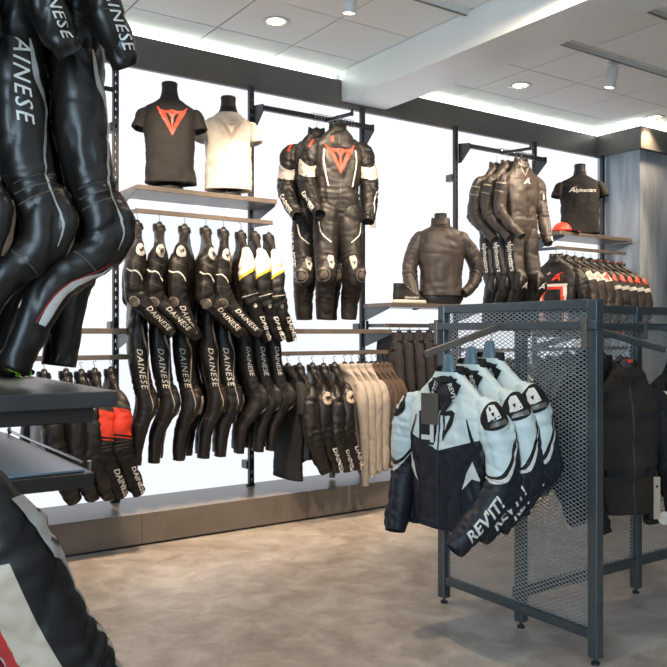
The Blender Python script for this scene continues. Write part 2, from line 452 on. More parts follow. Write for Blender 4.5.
def upper(parent, o, seed=0):
    """torso, sleeves and collar; o = dict of options. Returns dict of lofts"""
    g = o.get
    W = g('w', .215); D = g('d', .085); ln = g('len', .66); hm = g('hem', 1.0); fine = g('fine', 1.3)
    hg_ = 0 if g('onbust') else 1
    k1, k2, k3 = (.5,.62,.86) if hg_ else (.72,.86,1)
    nd = .034 if (hg_ and D < .07) else .05
    m0 = g('mats', ['leather']); fr = g('freq', 9); amp = g('amp', .0075)
    r = random.Random(seed)
    nk = g('neck', .058)
    S1, S2, nk2 = ((-.09,-.145,.03) if hg_ else (-.075,-.115,.02))
    if hg_ and D < .07: nk = g('neck', .042)
    if g('lowneck'):
        torso = Loft([(0,0,-.052,nk,nd),(0,0,-.062,nk+.02,nd+.004),(0,0,-.082,W*.62,D*.66),(0,0,-.115,W*.92,D*.82),(0,0,-.19,W,D),(0,0,-ln*.5,W*.90,D*1.0),(0,0,-ln*.75,W*.84*hm,D*.98),(0,0,-ln,W*.88*hm,D*1.03)], int(46*fine), int(40*fine), 1, amp, fr, seed, g('power', 2.5))
    elif g('suit'):
        torso = Loft([(0,0,-.02,nk,nd),(0,0,-.05,nk+nk2,nd),(0,0,S1,W*.66,D*k1),(0,0,S2,W*.93,D*k2),(0,0,-.20,W,D*k3),(0,0,-.33,W*.93,D*1.04),
                  (0,0,-.45,W*.84,D),(0,0,-.55,W*.88,D*1.05),(0,.004,-.63,W*.84,D*1.0),(0,.004,-.70,W*.5,D*.85),(0,.004,-.73,W*.25,D*.6)], int(60*fine), int(40*fine), 1, amp, fr, seed, 2.5, [(.47,.05,.003)])
    else: torso = Loft([(0,0,-.02,nk,nd),(0,0,-.05,nk+nk2,nd),(0,0,S1,W*.66,D*k1),(0,0,S2,W*.93,D*k2),(0,0,-.20,W,D*k3),(0,0,-ln*.5,W*.95,D*1.02),
                  (0,0,-ln*.75,W*.86*hm,D),(0,0,-ln,W*.9*hm,D*1.03)], int(46*fine), int(40*fine), 1, amp, fr, seed, g('power', 2.5))
    torso.obj('torso', g('tmats', m0), parent, g('torso_mat'), cap0=False, field=g('torso_field'))
    out = {'torso': torso}
    su = g('sleeve', 'bent')
    r0 = g('sr', .062)
    for sd, nm in ((1,'L'), (-1,'R')):
        ps = g('pose'+nm, su); j = r.uniform(-.015,.015)
        x = W
        if ps == 'bent':
            P = [(x-.055,0,-.105,.04,.05),(x-.005,0,-.15,r0*.92,r0),(x+.015,.012,-.24,r0,r0*1.02),(x+.03,.03,-.36,r0*.92,r0*.98),(x+.032,.018+j,-.455,r0*.9,r0),
                 (x+.022,-.055+j,-.545,r0*.82,r0*.86),(x+.008,-.13+j,-.62,r0*.72,r0*.74),(x-.01,-.205+j*1.5,-.69,r0*.60,r0*.62)]
        elif ps == 'half':
            P = [(x-.055,0,-.105,.04,.05),(x-.005,0,-.15,r0*.92,r0),(x+.02,.005,-.24,r0,r0*1.02),(x+.045,.01,-.36,r0*.94,r0*.96),(x+.05,0+j,-.45,r0*.9,r0*.94),
                 (x+.04,-.035+j,-.56,r0*.84,r0*.86),(x+.02,-.08+j,-.66,r0*.74,r0*.76),(x+.005,-.11+j*1.5,-.72,r0*.62,r0*.62)]
        elif ps == 'forward':
            P = [(x-.055,0,-.13,.03,.03),(x-.01,-.005,-.175,r0*.8,r0*.9),(x+.012,-.035,-.26,r0,r0*1.02),(x+.02,-.08,-.37,r0*.96,r0*.98),
                 (x+.02,-.135,-.47,r0*.92,r0*.94),(x+.012,-.195,-.56,r0*.84,r0*.86),(x,-.255,-.64,r0*.74,r0*.76),(x-.01,-.31,-.71,r0*.64,r0*.66)]
        elif ps == 'straight':
            P = [(x-.055,0,-.105,.04,.05),(x-.012,0,-.15,r0*.88,r0),(x,.0,-.26,r0*.9,r0),(x,.0+j,-.42,r0*.75,r0*.88),(x-.005,-.012+j,-.58,r0*.62,r0*.78),
                 (x-.01,-.02+j,-.74,r0*.55,r0*.62),(x-.012,-.02+j,-g('slen', .80),r0*.52,r0*.56)]
        elif ps == 'pocket':
            P = [(x-.055,0,-.105,.04,.05),(x,0,-.15,r0*.92,r0),(x+.05,.01,-.25,r0,r0),(x+.095,.015,-.37,r0*.92,r0*.95),(x+.09,.0,-.46,r0*.86,r0*.9),
                 (x+.04,-.035,-.545,r0*.75,r0*.8),(x-.03,-.06,-.60,r0*.6,r0*.62)]
        elif ps == 'tee':
            P = [(x-.075,0,-.115,.018,.035),(x-.042,0,-.138,r0*.56,r0*.85),(x-.008,0,-.165,r0*.74,r0*1.02),(x+.018,-.004,-.25,r0*.80,r0*1.08)] if not hg_ else [(x-.06,0,-.12,.022,.03),(x-.022,0,-.16,r0*.7,r0*.7),(x+.004,0,-.23,r0*.8,r0*.85),(x+.016,-.004,-.32,r0*.85,r0*.95)]
        if hg_ and ps != 'tee': P[0] = (P[0][0],P[0][1],-.13,.026,.026); P[1] = (P[1][0],P[1][1],-.175)+(r0*.74,r0*.66); P[2] = P[2][:3]+(r0*.96,r0*.98)
        if not hg_ and ps != 'tee': P[0] = (x-.06,0,-.11,.03,.04); P[1] = (x-.028,0,-.145,r0*.8,r0*.92); P[2] = (P[2][0]-.012,)+P[2][1:]
        P = [(sd*a[0], a[1], -.1+(a[2]+.1)*g('sk',1))+a[3:] for a in P]
        n = 16 if ps == 'tee' else 54
        cr = [] if ps == 'tee' or g('nocrease') else [(.37,.06,.0035),(.16,.05,.002),(.6,.05,.002)]
        bumps = [(.37, R(200 if False else 300), .055, .55, .012)] if g('pads') and ps != 'tee' else []
        if g('pads'): bumps.append((.085, R(5), .055, .6, .010))
        lf = Loft(P, int(n*fine), int(24*fine), sd, amp*.9, fr*1.25, seed+sd*.37, 2.1, cr, bumps)
        mf = g('sleeve_mat'); 
        lf.obj('sleeve', g('smats', m0), parent, (lambda l, a, c, mf=mf, sd=sd: mf(l, a, c, sd)) if mf else None, field=g('sleeve_field'))
        out['sleeve'+nm] = lf
    if g('collar', True):
        collar(parent, g('cmat', m0[0]), nk+.004, nd+.004, (.024 if (hg_ and D < .07) else g('ch', .045)), -.02, g('copen', .0))
    return out

def legs(parent, o, seed=0):
    g = o.get; z0 = -g('hip', .66); ln = g('leglen', .84); fine = g('fine', 1.3); out = {}
    W = g('w', .215)*.92
    r = random.Random(seed+5)
    D = g('d', .085); r0 = g('lr', .094); rD = min(r0*1.02, D*1.02)
    if not g('suit'):
      pel = Loft([(0,0,z0+.06,W*.80,D*.8),(0,0,z0,W*.86,D),(0,0.004,z0-.10,W*.90,D*1.05),(0,.004,z0-.17,W*.84,D*.95),(0,0,z0-.20,W*.6,D*.7)], 14, 36, 1, .004, 9, seed, 2.6)
      pel.obj('seat', g('mats', ['leather']), parent, None, cap0=False)
    for sd, nm in ((1,'L'), (-1,'R')):
        j = r.uniform(-.02,.02); k = g('kf', .05)
        sb = g('shin', 0)*(1 if sd < 0 else .15)
        P = [(W*.42,0,z0+.05,r0*.62,rD*.7),(W*.45,0,z0-.03,r0*.93,rD*.97),(W*.47,0,z0-.14,r0*1.0,rD*1.04),(W*.52,-.012,z0-.28,r0*.92,rD*1.0),(W*.55,-.03-k*.4,z0-.42,r0*.80,rD*.93),(W*.56,-.035-k,z0-.50,r0*.78,rD*.92),
             (W*.56,-.03-k*.6,z0-.58,r0*.76,rD*.88),(W*.55,.0+j+sb*.45,z0-.70,r0*.68,rD*.78),(W*.53,.018+j+sb,z0-ln,r0*.60,rD*.66)]
        P = [(sd*a[0],)+a[1:] for a in P]
        lf = Loft(P, int(62*fine), int(26*fine), sd, .005, 10, seed+sd*.77+3, 2.15, [(.45,.05,.003),(.71,.06,.002)],
                  [(.56,R(88),.085,.9,.022),(.57,R(50),.04,.42,.016)] if g('kneepads', True) else [])
        mf = g('leg_mat')
        lf.obj('trouser_leg', g('lmats', g('mats', ['leather'])), parent, (lambda l, a, c, mf=mf, sd=sd: mf(l, a, c, sd)) if mf else None)
        out['leg'+nm] = lf
    return out

def zipper(parent, bvh, z0, z1, m='steel_dark'):
    proj('zip', poly2d([[(-.004,z1),(.004,z1),(.004,z0),(-.004,z0)]], .02), bvh, 0, 0, m, parent)

def hung(desc, label, cat, name, loc, rotz, group, o, hook=.09, hg='hangers on the rails', hcol='black', hmat='hanger_black', cast=0, sc=1, mark=None):
    t = thing(name, label, cat, loc, rotz, group, sc)
    if hook: hanger(desc, loc, rotz, hook, hg, hmat, o.get('w',.215)*.62*sc, hcol, cast=cast, mark=mark, nh=.035 if hcol != 'black' else 0)
    return t

SUITG = 'racing suits on the upper rail'
def dainese_suit(desc, label, loc, rotz, group, seed, near='R', sc=1, d=.066, hook=.09, cast=0, name='racing_suit', big=False, fine=1, pose='bent', stripecol='beige', tl=.35, shin=0, kf=.015, wid=.205, sk=1, ll=.88):
    o = dict(sk=sk, kf=kf, shin=shin, w=wid, d=d, len=.70, hip=.60, suit=1, leglen=ll, pads=True, mats=['leather'], pose=0, fine=fine, lr=.088, sleeve=pose)
    t = hung(desc, label, 'suit', name, loc, rotz, group, o, hook, cast=cast, sc=sc)
    u = upper(t, o, seed); u.update(legs(t, o, seed))
    for nm in ('R','L'):
        if nm != near and not big: continue
        s = u['sleeve'+nm]; lg = u['leg'+nm]
        f = 1 if nm == 'R' else -1
        if not big:
            wrap('shoulder_patch', poly2d([arc_poly(0,0,.032,.03)]), s, .10, 20, 'pale_grey', t, off=.003)
            wrap('logo', poly2d([[(-.018,.015),(-.012,-.018),(.018,-.002),(.004,.0),(-.002,.014)]]), s, .10, 20, 'tag_dark', t, off=.0045)
            wrap('stripe', poly2d(ribbon(curve2([(-.012,-.06),(.0,-.03),(-.004,0),(.02,.035),(.045,.055)]), .008)), s, .225, 10, 'off_white', t)
            wrap('elbow_pad', poly2d([arc_poly(0,0,.025,.025)]), s, .385, -25, 'slider', t, off=.004)
            wrap('elbow_ring', poly2d(ribbon(arc_poly(0,0,.026,.026,18,0,359), .003)), s, .385, -25, 'beige', t, off=.0052)
        wrap('lettering', text2d('DAINESE', .044, .3, .006, .012, 1.12), s, tl_(s, text2d('DAINESE', .044, .3, .006, .012, 1.12)), 12, 'off_white', t, flip=f, off=.0025, rot=0 if f>0 else 0)
        wrap('stripe', poly2d(ribbon(curve2([(.02,-.01),(.12,.012),(.2,.05),(.28,.03),(.40,.0),(.56,.012)]), [.004,.012,.018,.022,.022,.022,.02,.018,.014,.012,.01,.008,.006,.004,.003])), lg, .06, 28, stripecol if not big else 'off_white', t, off=.002)
        if tl < 1: wrap('lettering', text2d('DAINESE', .062 if sc > 1.05 else .054, .3, .004, .012, 1.2), lg, tl, 5, 'off_white', t, flip=f, off=.0028)
        wrap('knee_slider', poly2d([arc_poly(0,0,.045,.024)]), lg, .585, 78, 'beige', t, off=.004)
        def seams(lf, lst, nm='panel_seams'):
            V = []; F = []
            for shp, l_, a_ in lst:
                o_ = wrap(nm, shp, lf, l_, a_, 'seam', t, off=.002); b0 = len(V)
                V += [v.co.copy() for v in o_.data.vertices]; F += [[b0+i for i in p.vertices] for p in o_.data.polygons]
                m_ = o_.data; bpy.data.objects.remove(o_); bpy.data.meshes.remove(m_)
            me = lf.ob.data; me.materials.append(MATS['seam']); mi = len(me.materials)-1
            bm_ = bmesh.new(); bm_.from_mesh(me); nv = [bm_.verts.new(v) for v in V]
            for f in F:
                q = bm_.faces.new([nv[i] for i in f]); q.material_index = mi; q.smooth = True
            bm_.to_mesh(me); bm_.free()
        SL = []; LL = []
        for l_, w_, a_ in ((.17,.07,10),(.30,.05,20),(.47,.05,30)):
            SL.append((poly2d(ribbon(curve2([(-.015,-w_),(0,0),(.012,w_)],8), .0028)), l_, a_))
        SL.append((poly2d(ribbon(curve2([(-.26,.0),(-.1,-.012),(.0,.01)],10), .0028)), .45, -5))
        for l_, w_ in ((.45,.10),(.475,.10),(.50,.10),(.69,.08)):
            LL.append((poly2d(ribbon(curve2([(.01,-w_),(0,0),(.01,w_)],8), .003)), l_, 30))
        seams(s, SL); seams(lg, LL)
    return t, u

# ------------------------------------------------------------------ SETTING
def plane_box(name, x0,x1,y0,y1,z0,z1,m):
    bm = bmesh.new(); box(bm, x0,x1,y0,y1,z0,z1); return struct(bm_obj(name, bm, m))
plane_box('floor', -3.5, 9.5, -3, 5.6, -.1, 0, 'concrete')
plane_box('wall_front', -2.2, 9.4, -3.1, -3, 0, 3.45, 'back_wall')
plane_box('wall_right', 9.3, 9.4, -3, 5.3, 0, 3.45, 'back_wall')
# ceiling: 0.6 m tiles set in a grid
bm = bmesh.new()
X0, Y0, CZ = 2.41, 4.31, 3.37
for i in range(-9, 12):
    for j in range(-11, 2):
        x, y = X0+.6*i, Y0+.6*j
        box(bm, x+.0055, x+.5945, y+.0055, min(y+.5945, 5.32), CZ, CZ+.02)
box(bm, -3.2, 9.5, -2.6, 5.4, CZ+.006, CZ+.05, 1)
struct(bm_obj('ceiling', bm, ['tile','tile_gap']))
# bulkhead over the lit wall, cove behind its top
def bulk(x0, x1, n):
    bm = bmesh.new(); box(bm, x0, x1, 5.175, 5.25, 3.095, 3.30); box(bm, x0, x1, 5.165, 5.26, 3.083, 3.098)
    struct(bm_obj(f'trim_{n}', bm, 'bulkhead'))
bulk(-1.5, 3.625, 1); bulk(4.05, 6.82, 2)
bm = bmesh.new(); box(bm, 3.625, 4.05, 5.165, 5.26, 3.083, 3.13); struct(bm_obj('trim_3', bm, 'bulkhead'))
bm = bmesh.new(); box(bm, 3.625, 4.05, -3, 5.20, 3.13, 3.42); struct(bm_obj('trim_4', bm, 'beam'))
bm = bmesh.new(); box(bm, -1.5, 3.6, 5.225, 5.262, 3.30, 3.325); box(bm, 4.06, 6.8, 5.225, 5.262, 3.30, 3.325)
struct(bm_obj('trim_5', bm, 'cove'))
# lit wall: translucent backlit panels with narrow seams at the posts
bm = bmesh.new()
for k in range(-2, 6):
    x = 1.776 + k*1.0
    box(bm, x+.004, x+.996 if k < 5 else 6.83, 5.20, 5.22, .2, 3.15)
struct(bm_obj('wall_back', bm, 'glow_wall'))
bm = bmesh.new(); box(bm, -3.5, 9.5, 5.262, 5.34, 0, 3.5)
struct(bm_obj('wall_rear', bm, 'tile'))
# plinth
bm = bmesh.new(); bevel_box(bm, -1.5, 6.82, 4.70, 5.2, .012, .2, .003); struct(bm_obj('trim_6', bm, 'plinth'))
bm = bmesh.new(); box(bm, -1.5, 6.82, 4.712, 5.2, 0, .014); struct(bm_obj('trim_7', bm, 'tag_dark'))
bm = bmesh.new()
x = -.6
while x < 6.8:
    box(bm, x, x+.0025, 4.6985, 4.7005, .014, .198); x += 1.2
struct(bm_obj('trim_8', bm, 'tag_dark'))
bm = bmesh.new(); box(bm, -1.5, 6.82, 4.688, 4.7, 0, .006); struct(bm_obj('trim_9', bm, 'chrome'))
# column
bm = bmesh.new()
box(bm, 6.825, 8.6, 4.712, 5.3, 0, 3.095)
struct(bm_obj('wall_column', bm, 'column'))
bm = bmesh.new(); box(bm, 6.785, 8.6, 4.672, 5.3, 3.095, 3.30); box(bm, 6.775, 8.6, 4.662, 5.3, 3.083, 3.098)
struct(bm_obj('trim_10', bm, 'bulkhead'))
bm = bmesh.new(); box(bm, 6.80, 8.6, 4.69, 4.73, 3.30, 3.325); box(bm, 6.80, 6.84, 4.73, 5.2, 3.30, 3.325); struct(bm_obj('trim_11', bm, 'cove'))
bm = bmesh.new(); box(bm, -2.2, -2.1, -3, 5.2, 0, 3.4); struct(bm_obj('wall_left', bm, 'back_wall'))

# ------------------------------------------------------------------ lights in the ceiling
def downlight(x, y, label, pw):
    t = thing('downlight', label, 'light', (x, y, CZ), 0, 'recessed ceiling downlights')
    bm = bmesh.new(); n = 32
    R_ = []
    for r_, z in ((.098,-.001),(.096,-.006),(.078,-.007),(.070,.0),(.055,.004)):
        R_.append([bm.verts.new((r_*math.cos(2*PI*k/n), r_*math.sin(2*PI*k/n), z)) for k in range(n)])
    for A, B in zip(R_, R_[1:]):
        for k in range(n): bm.faces.new((A[k],A[(k+1)%n],B[(k+1)%n],B[k]))
    bm_obj('trim_ring', bm, 'white_metal', t, True)
    bm = bmesh.new(); cyl(bm, (0,0), .056, -.003, .001, 24)
    bm_obj('lamp_face', bm, 'lamp_face', t)
    for k in (-1,1):
        bm = bmesh.new(); tube(bm, [(k*.05,-.0,-.006),(k*.02,0,-.008)], .005, 6); bm_obj('clip', bm, 'slider', t)
    l = bpy.data.lights.new('spot', 'SPOT'); l.energy = pw; l.spot_size = R(105); l.spot_blend = .8; l.color = (1,.74,.50); l.shadow_soft_size = .05
    lo = bpy.data.objects.new('downlight_lamp', l); col.objects.link(lo); lo.parent = t; lo.location = (0,0,-.012)
downlight(2.686, 4.593, 'round recessed downlight above the two t-shirt busts', 9)
downlight(5.059, 4.627, 'round recessed downlight right of the white beam', 4)
downlight(6.87, 4.585, 'round recessed downlight in front of the column corner', 60)

def track(x0, x1, y, label):
    bm = bmesh.new(); box(bm, x0, x1, y-.018, y+.018, CZ-.022, CZ+.0)
    box(bm, x0, x1, y-.010, y+.010, CZ-.0235, CZ-.021, 1)
    tag(bm_obj('ceiling_track', bm, ['white_metal','slider']), label, 'light track', 'ceiling light tracks')
track(-1.0, 3.62, 3.765, 'white ceiling light track left of the beam')
track(4.52, 8.0, 3.765, 'white ceiling light track right of the beam, carrying one spotlight')
track(4.52, 8.0, 3.07, 'ceiling light track nearest the top right corner')
def spot(x, y, tx, ty, tz, label, pw, size=80, colr=(1,.77,.56)):
    t = thing('spotlight', label, 'light', (x, y, CZ-.022), 0, 'track spotlights')
    bm = bmesh.new(); box(bm, -.05,.05,-.014,.014,-.012,0); tube(bm, [(0,0,-.01),(0,0,-.035)], .010, 8); bm_obj('adapter', bm, 'white_metal', t)
    d = Vector((tx-x, ty-y, tz-CZ+.1)).normalized(); dd = Vector((d.x*.35, d.y*.35, -1)).normalized()
    a = Vector((0,0,-.03)); b = a + dd*.155
    bm = bmesh.new(); tube(bm, [a, a+dd*.004, b-dd*.006, b], [.034,.041,.041,.038], 24); h = bm_obj('lamp_head', bm, 'white_metal', t, False)
    for p in h.data.polygons: p.use_smooth = len(p.vertices) == 4
    bm = bmesh.new(); tube(bm, [b, b+dd*.002], .031, 20); bm_obj('lamp_face', bm, 'lamp_face', t)
    l = bpy.data.lights.new('spot', 'SPOT'); l.energy = pw; l.spot_size = R(size); l.spot_blend = .6; l.color = colr; l.shadow_soft_size = .03
    lo = bpy.data.objects.new('spotlight_lamp', l); col.objects.link(lo); lo.parent = t
    lo.location = b + dd*.02; lo.rotation_euler = Vector((tx-x-lo.location.x, ty-y-lo.location.y, tz-CZ+.02-lo.location.z)).to_track_quat('-Z','Y').to_euler()
SP = 150
spot(.75, 3.765, 1.7, 5.0, .9, 'white cylinder spotlight at the far left of the track', SP*.5)
spot(1.7, 3.765, 2.1, 4.9, 1.5, 'white cylinder spotlight above the hanging racing suits', SP)
spot(2.70, 3.765, 3.1, 4.9, 1.6, 'white cylinder spotlight cut by the top edge of the photo', SP)
spot(3.45, 2.6, 4.3, 4.9, 1.6, 'white cylinder spotlight next to the beam', SP*.9)
spot(5.159, 3.79, 5.2, 4.9, 2.0, 'white cylinder spotlight hanging from the track right of the beam', SP*.65)
spot(6.5, 3.765, 6.1, 4.9, 1.9, 'white cylinder spotlight past the right edge', SP*.6)

# ------------------------------------------------------------------ WALL FIXTURES
WG = 'slotted uprights on the lit wall'
def upright(k, label):
    x = 1.776 + k
    bm = bmesh.new()
    for s in (-1, 1): box(bm, x+s*.0125-.006, x+s*.0125+.006, 5.09, 5.12, .2, 3.09)
    z = .2
    while z < 3.06:
        box(bm, x-.0125, x+.0125, 5.092, 5.118, z, z+.032); z += .056
    box(bm, x-.03, x+.03, 5.10, 5.125, .2, .212)
    t = bm_obj('wall_upright', bm, 'steel_dark'); tag(t, label, 'wall upright', WG)
    for z in (.35, 1.35, 2.65):
        bm = bmesh.new(); bevel_box(bm, x-.028, x+.028, 5.12, 5.20, z-.03, z+.03); bm_obj('wall_clamp', bm, 'rack_metal', t)
upright(0, 'black slotted upright left of the hanging racing suits')
upright(1, 'black slotted upright by the right end of the t-shirt shelf')
upright(2, 'black slotted upright right of the red-logo display suits')
upright(3, 'black slotted upright between leather jacket bust and tan-trimmed suits')
upright(4, 'black slotted upright behind the three hanging one-piece suits by the cap')
upright(5, 'black slotted upright against the column')
upright(-1, 'black slotted upright hidden behind the near suits at left')

def shelf(x0, x1, z1, label, th=.032, y0=4.73, name='wall_shelf', brk=True, ex=0):
    t = thing(name, label, 'shelf', ((x0+x1)/2, 4.9, z1), 0, 'wall shelves'); cx = (x0+x1)/2
    bm = bmesh.new(); bevel_box(bm, x0-cx, x1-cx, y0-4.9, 5.09-4.9, -th, 0, .002); bm_obj('board', bm, 'shelf', t)
    ks = [k for k in range(-2, 7) if x0-.05 <= 1.776+k <= x1+.05]
    for k in ks:
        x = 1.776+k-cx
        bm = bmesh.new()
        vs = [(5.09,-th),(5.09,-th-.10),(5.06,-th-.10),(y0+.03,-th-.012),(y0+.03,-th)]
        A = [bm.verts.new((x-.003, y-4.9, z)) for y, z in vs]; B = [bm.verts.new((x+.003, y-4.9, z)) for y, z in vs]
        bm.faces.new(A); bm.faces.new(B[::-1])
        for i in range(5): bm.faces.new((A[i],A[(i+1)%5],B[(i+1)%5],B[i]))
        bm_obj('bracket', bm, 'rack_metal', t)
    return t
shelf(1.780, 2.775, 2.217, 'grey shelf carrying the two t-shirt busts')
shelf(.78, 1.772, 1.332, 'low shelf left of the hanging racing suits', .034)
shelf(2.782, 3.779, 1.332, 'low shelf over the black t-shirt and sweater rail', .034)
shelf(3.768, 4.79, 1.534, 'shelf carrying the trainer and the leather jacket bust')
shelf(5.69, 6.728, 2.215, 'shelf carrying the red cap and black logo t-shirt by the column')

def rail(x0, x1, z, label, y=4.78, drop=0, ks=(), w=.012, h=.03, group='hanging rails on the lit wall', m='shelf'):
    t = thing('clothes_rail', label, 'rail', ((x0+x1)/2, y, z), 0, group); cx = (x0+x1)/2
    bm = bmesh.new(); bevel_box(bm, x0-cx, x1-cx, -w/2, w/2, -h/2, h/2, .002); bm_obj('bar', bm, m, t)
    for k in ks:
        x = min(max(1.776+k, x0+.008), x1-.008)-cx
        bm = bmesh.new(); beam_box(bm, (x, 5.09-y, -drop), (x, 0, 0), .010, .028)
        box(bm, x-.008, x+.008, 5.075-y, 5.092-y, -.06-drop, .04-drop)
        bm_obj('arm', bm, 'rack_metal', t)
    return t
rail(1.79, 2.768, 2.062, 'steel rail under the t-shirt shelf, holding eight racing suits', ks=(0,1), drop=-.01)
rail(.78, 1.80, 1.155, 'steel rail holding the red and black jackets at lower left', ks=(-1,0))
rail(2.80, 3.779, 1.16, 'steel rail holding the row from black t-shirt to brown sweaters', ks=(1,2))
rail(5.69, 6.70, 2.072, 'steel rail under the cap shelf with the packed jackets', ks=(4,), drop=-.01)
rail(3.80, 4.78, 1.362, 'steel rail behind the mesh rack holding dark trousers', y=4.85, ks=(2,3))
rail(4.80, 6.72, 1.16, 'low steel rail with jackets seen through the mesh rack', ks=(3,4,5))
rail(.78, 1.76, 2.885, 'short dark bar at the top left post', y=5.1, ks=(), m='steel_dark')

def facebar(x0, x1, ax, z, label, coilx):
    t = thing('suit_bar', label, 'rail', (ax, 5.0, z), 0, 'high bars for display suits')
    bm = bmesh.new(); beam_box(bm, (x0-ax, -.02, 0), (x1-ax, -.02, 0), .03, .034); bm_obj('bar', bm, 'steel_dark', t)
    for x in (x0, x1):
        bm = bmesh.new()
        vs = [(.09,.04),(.09,-.13),(.06,-.13),(-.05,-.03),(-.05,.02)]
        A = [bm.verts.new((x-ax-.004, y, zz)) for y, zz in vs]; B = [bm.verts.new((x-ax+.004, y, zz)) for y, zz in vs]
        bm.faces.new(A); bm.faces.new(B[::-1])
        for i in range(5): bm.faces.new((A[i],A[(i+1)%5],B[(i+1)%5],B[i]))
        bm_obj('bracket', bm, 'steel_dark', t)
    bm = bmesh.new(); beam_box(bm, (0,-.02,-.01), (0,-.36,-.035), .014, .024); box(bm, -.007,.007,-.37,-.355,-.05,.0); bm_obj('arm', bm, 'steel_dark', t)
    bm = bmesh.new(); pts = []
    n = 14*10
    for k in range(n+1):
        a = 2*PI*k/10; pts.append((coilx[0]-ax + (coilx[1]-coilx[0])*k/n, -.02+.026*math.cos(a), .004+.028*math.sin(a)))
    tube(bm, pts, .003, 5); c = bm_obj('security_coil', bm, 'chrome', t, True)
facebar(2.79, 3.775, 3.34, 2.905, 'dark bar above the red-logo display suits', (3.22, 3.60))
facebar(4.80, 5.765, 5.20, 2.90, 'dark bar above the three one-piece suits', (5.18, 5.62))

# ------------------------------------------------------------------ UPPER RAIL: eight suits
hx = [1.80,1.947,2.118,2.267,2.394,2.524,2.631,2.738]
dl = ['first black racing suit from the left on the upper rail, beside the slotted post',
      'second black racing suit from the left on the upper rail',
      'third black racing suit on the upper rail, sleeve hanging straighter than its neighbours',
      'fourth black racing suit on the upper rail, forearm lettering slanting across it',
      'fifth black racing suit on the upper rail, just before the white-shouldered ones']
for k in range(5):
    dainese_suit(['first suit from left on the upper rail','second suit from left on the upper rail','third suit from left on the upper rail','fourth suit from left on the upper rail','fifth suit from left on the upper rail'][k],
                 dl[k], (hx[k], 4.78, 1.985), R(68 + (3,-1,-10,3,-3)[k]), SUITG, 11+k, pose='half' if k == 2 else 'bent', d=.062, stripecol='beige' if k in (0,2,3) else 'pale_grey')
def white_suit(desc, label, x, seed):
    o = dict(w=.205, d=.056, len=.70, hip=.60, suit=1, leglen=.86, pads=True, mats=['leather_matte'], smats=['white_sleeve'], sleeve_field=lambda l,a,c: l+.035*math.sin(R(a)), sleeve='half', lr=.085, sr=.06)
    t = hung(desc, label, 'suit', 'racing_suit', (x, 4.78, 1.975), R(74), SUITG, o, .092)
    u = upper(t, o, seed); u.update(legs(t, o, seed))
    s = u['sleeveR']; lg = u['legR']
    wrap('seam', poly2d(ribbon([(-.0,-.09),(0,0),(0,.09)], .004)), s, .33, 0, 'pale_grey', t)
    wrap('elbow_badge', poly2d([arc_poly(0,0,.014,.012)]), s, .40, 5, 'pale_grey', t)
    wrap('lettering', text2d('DAINESE', .05, .3, .025), s, .57, 28, 'off_white', t)
    wrap('lettering', text2d('DAINESE', .05, .3, .01), lg, .31, 10, 'off_white', t)
    wrap('knee_slider', poly2d([arc_poly(0,0,.055,.026)]), lg, .605, 80, 'off_white', t, off=.004)
white_suit('left of the three white-shouldered suits', 'leftmost of the three racing suits with white and yellow shoulders', hx[5], 31)
white_suit('middle one of the three white-shouldered suits', 'middle one of the three racing suits with white and yellow shoulders', hx[6], 32)
white_suit('last suit at the rail end', 'last racing suit at the rail end, white and yellow shoulder fully visible', hx[7], 33)

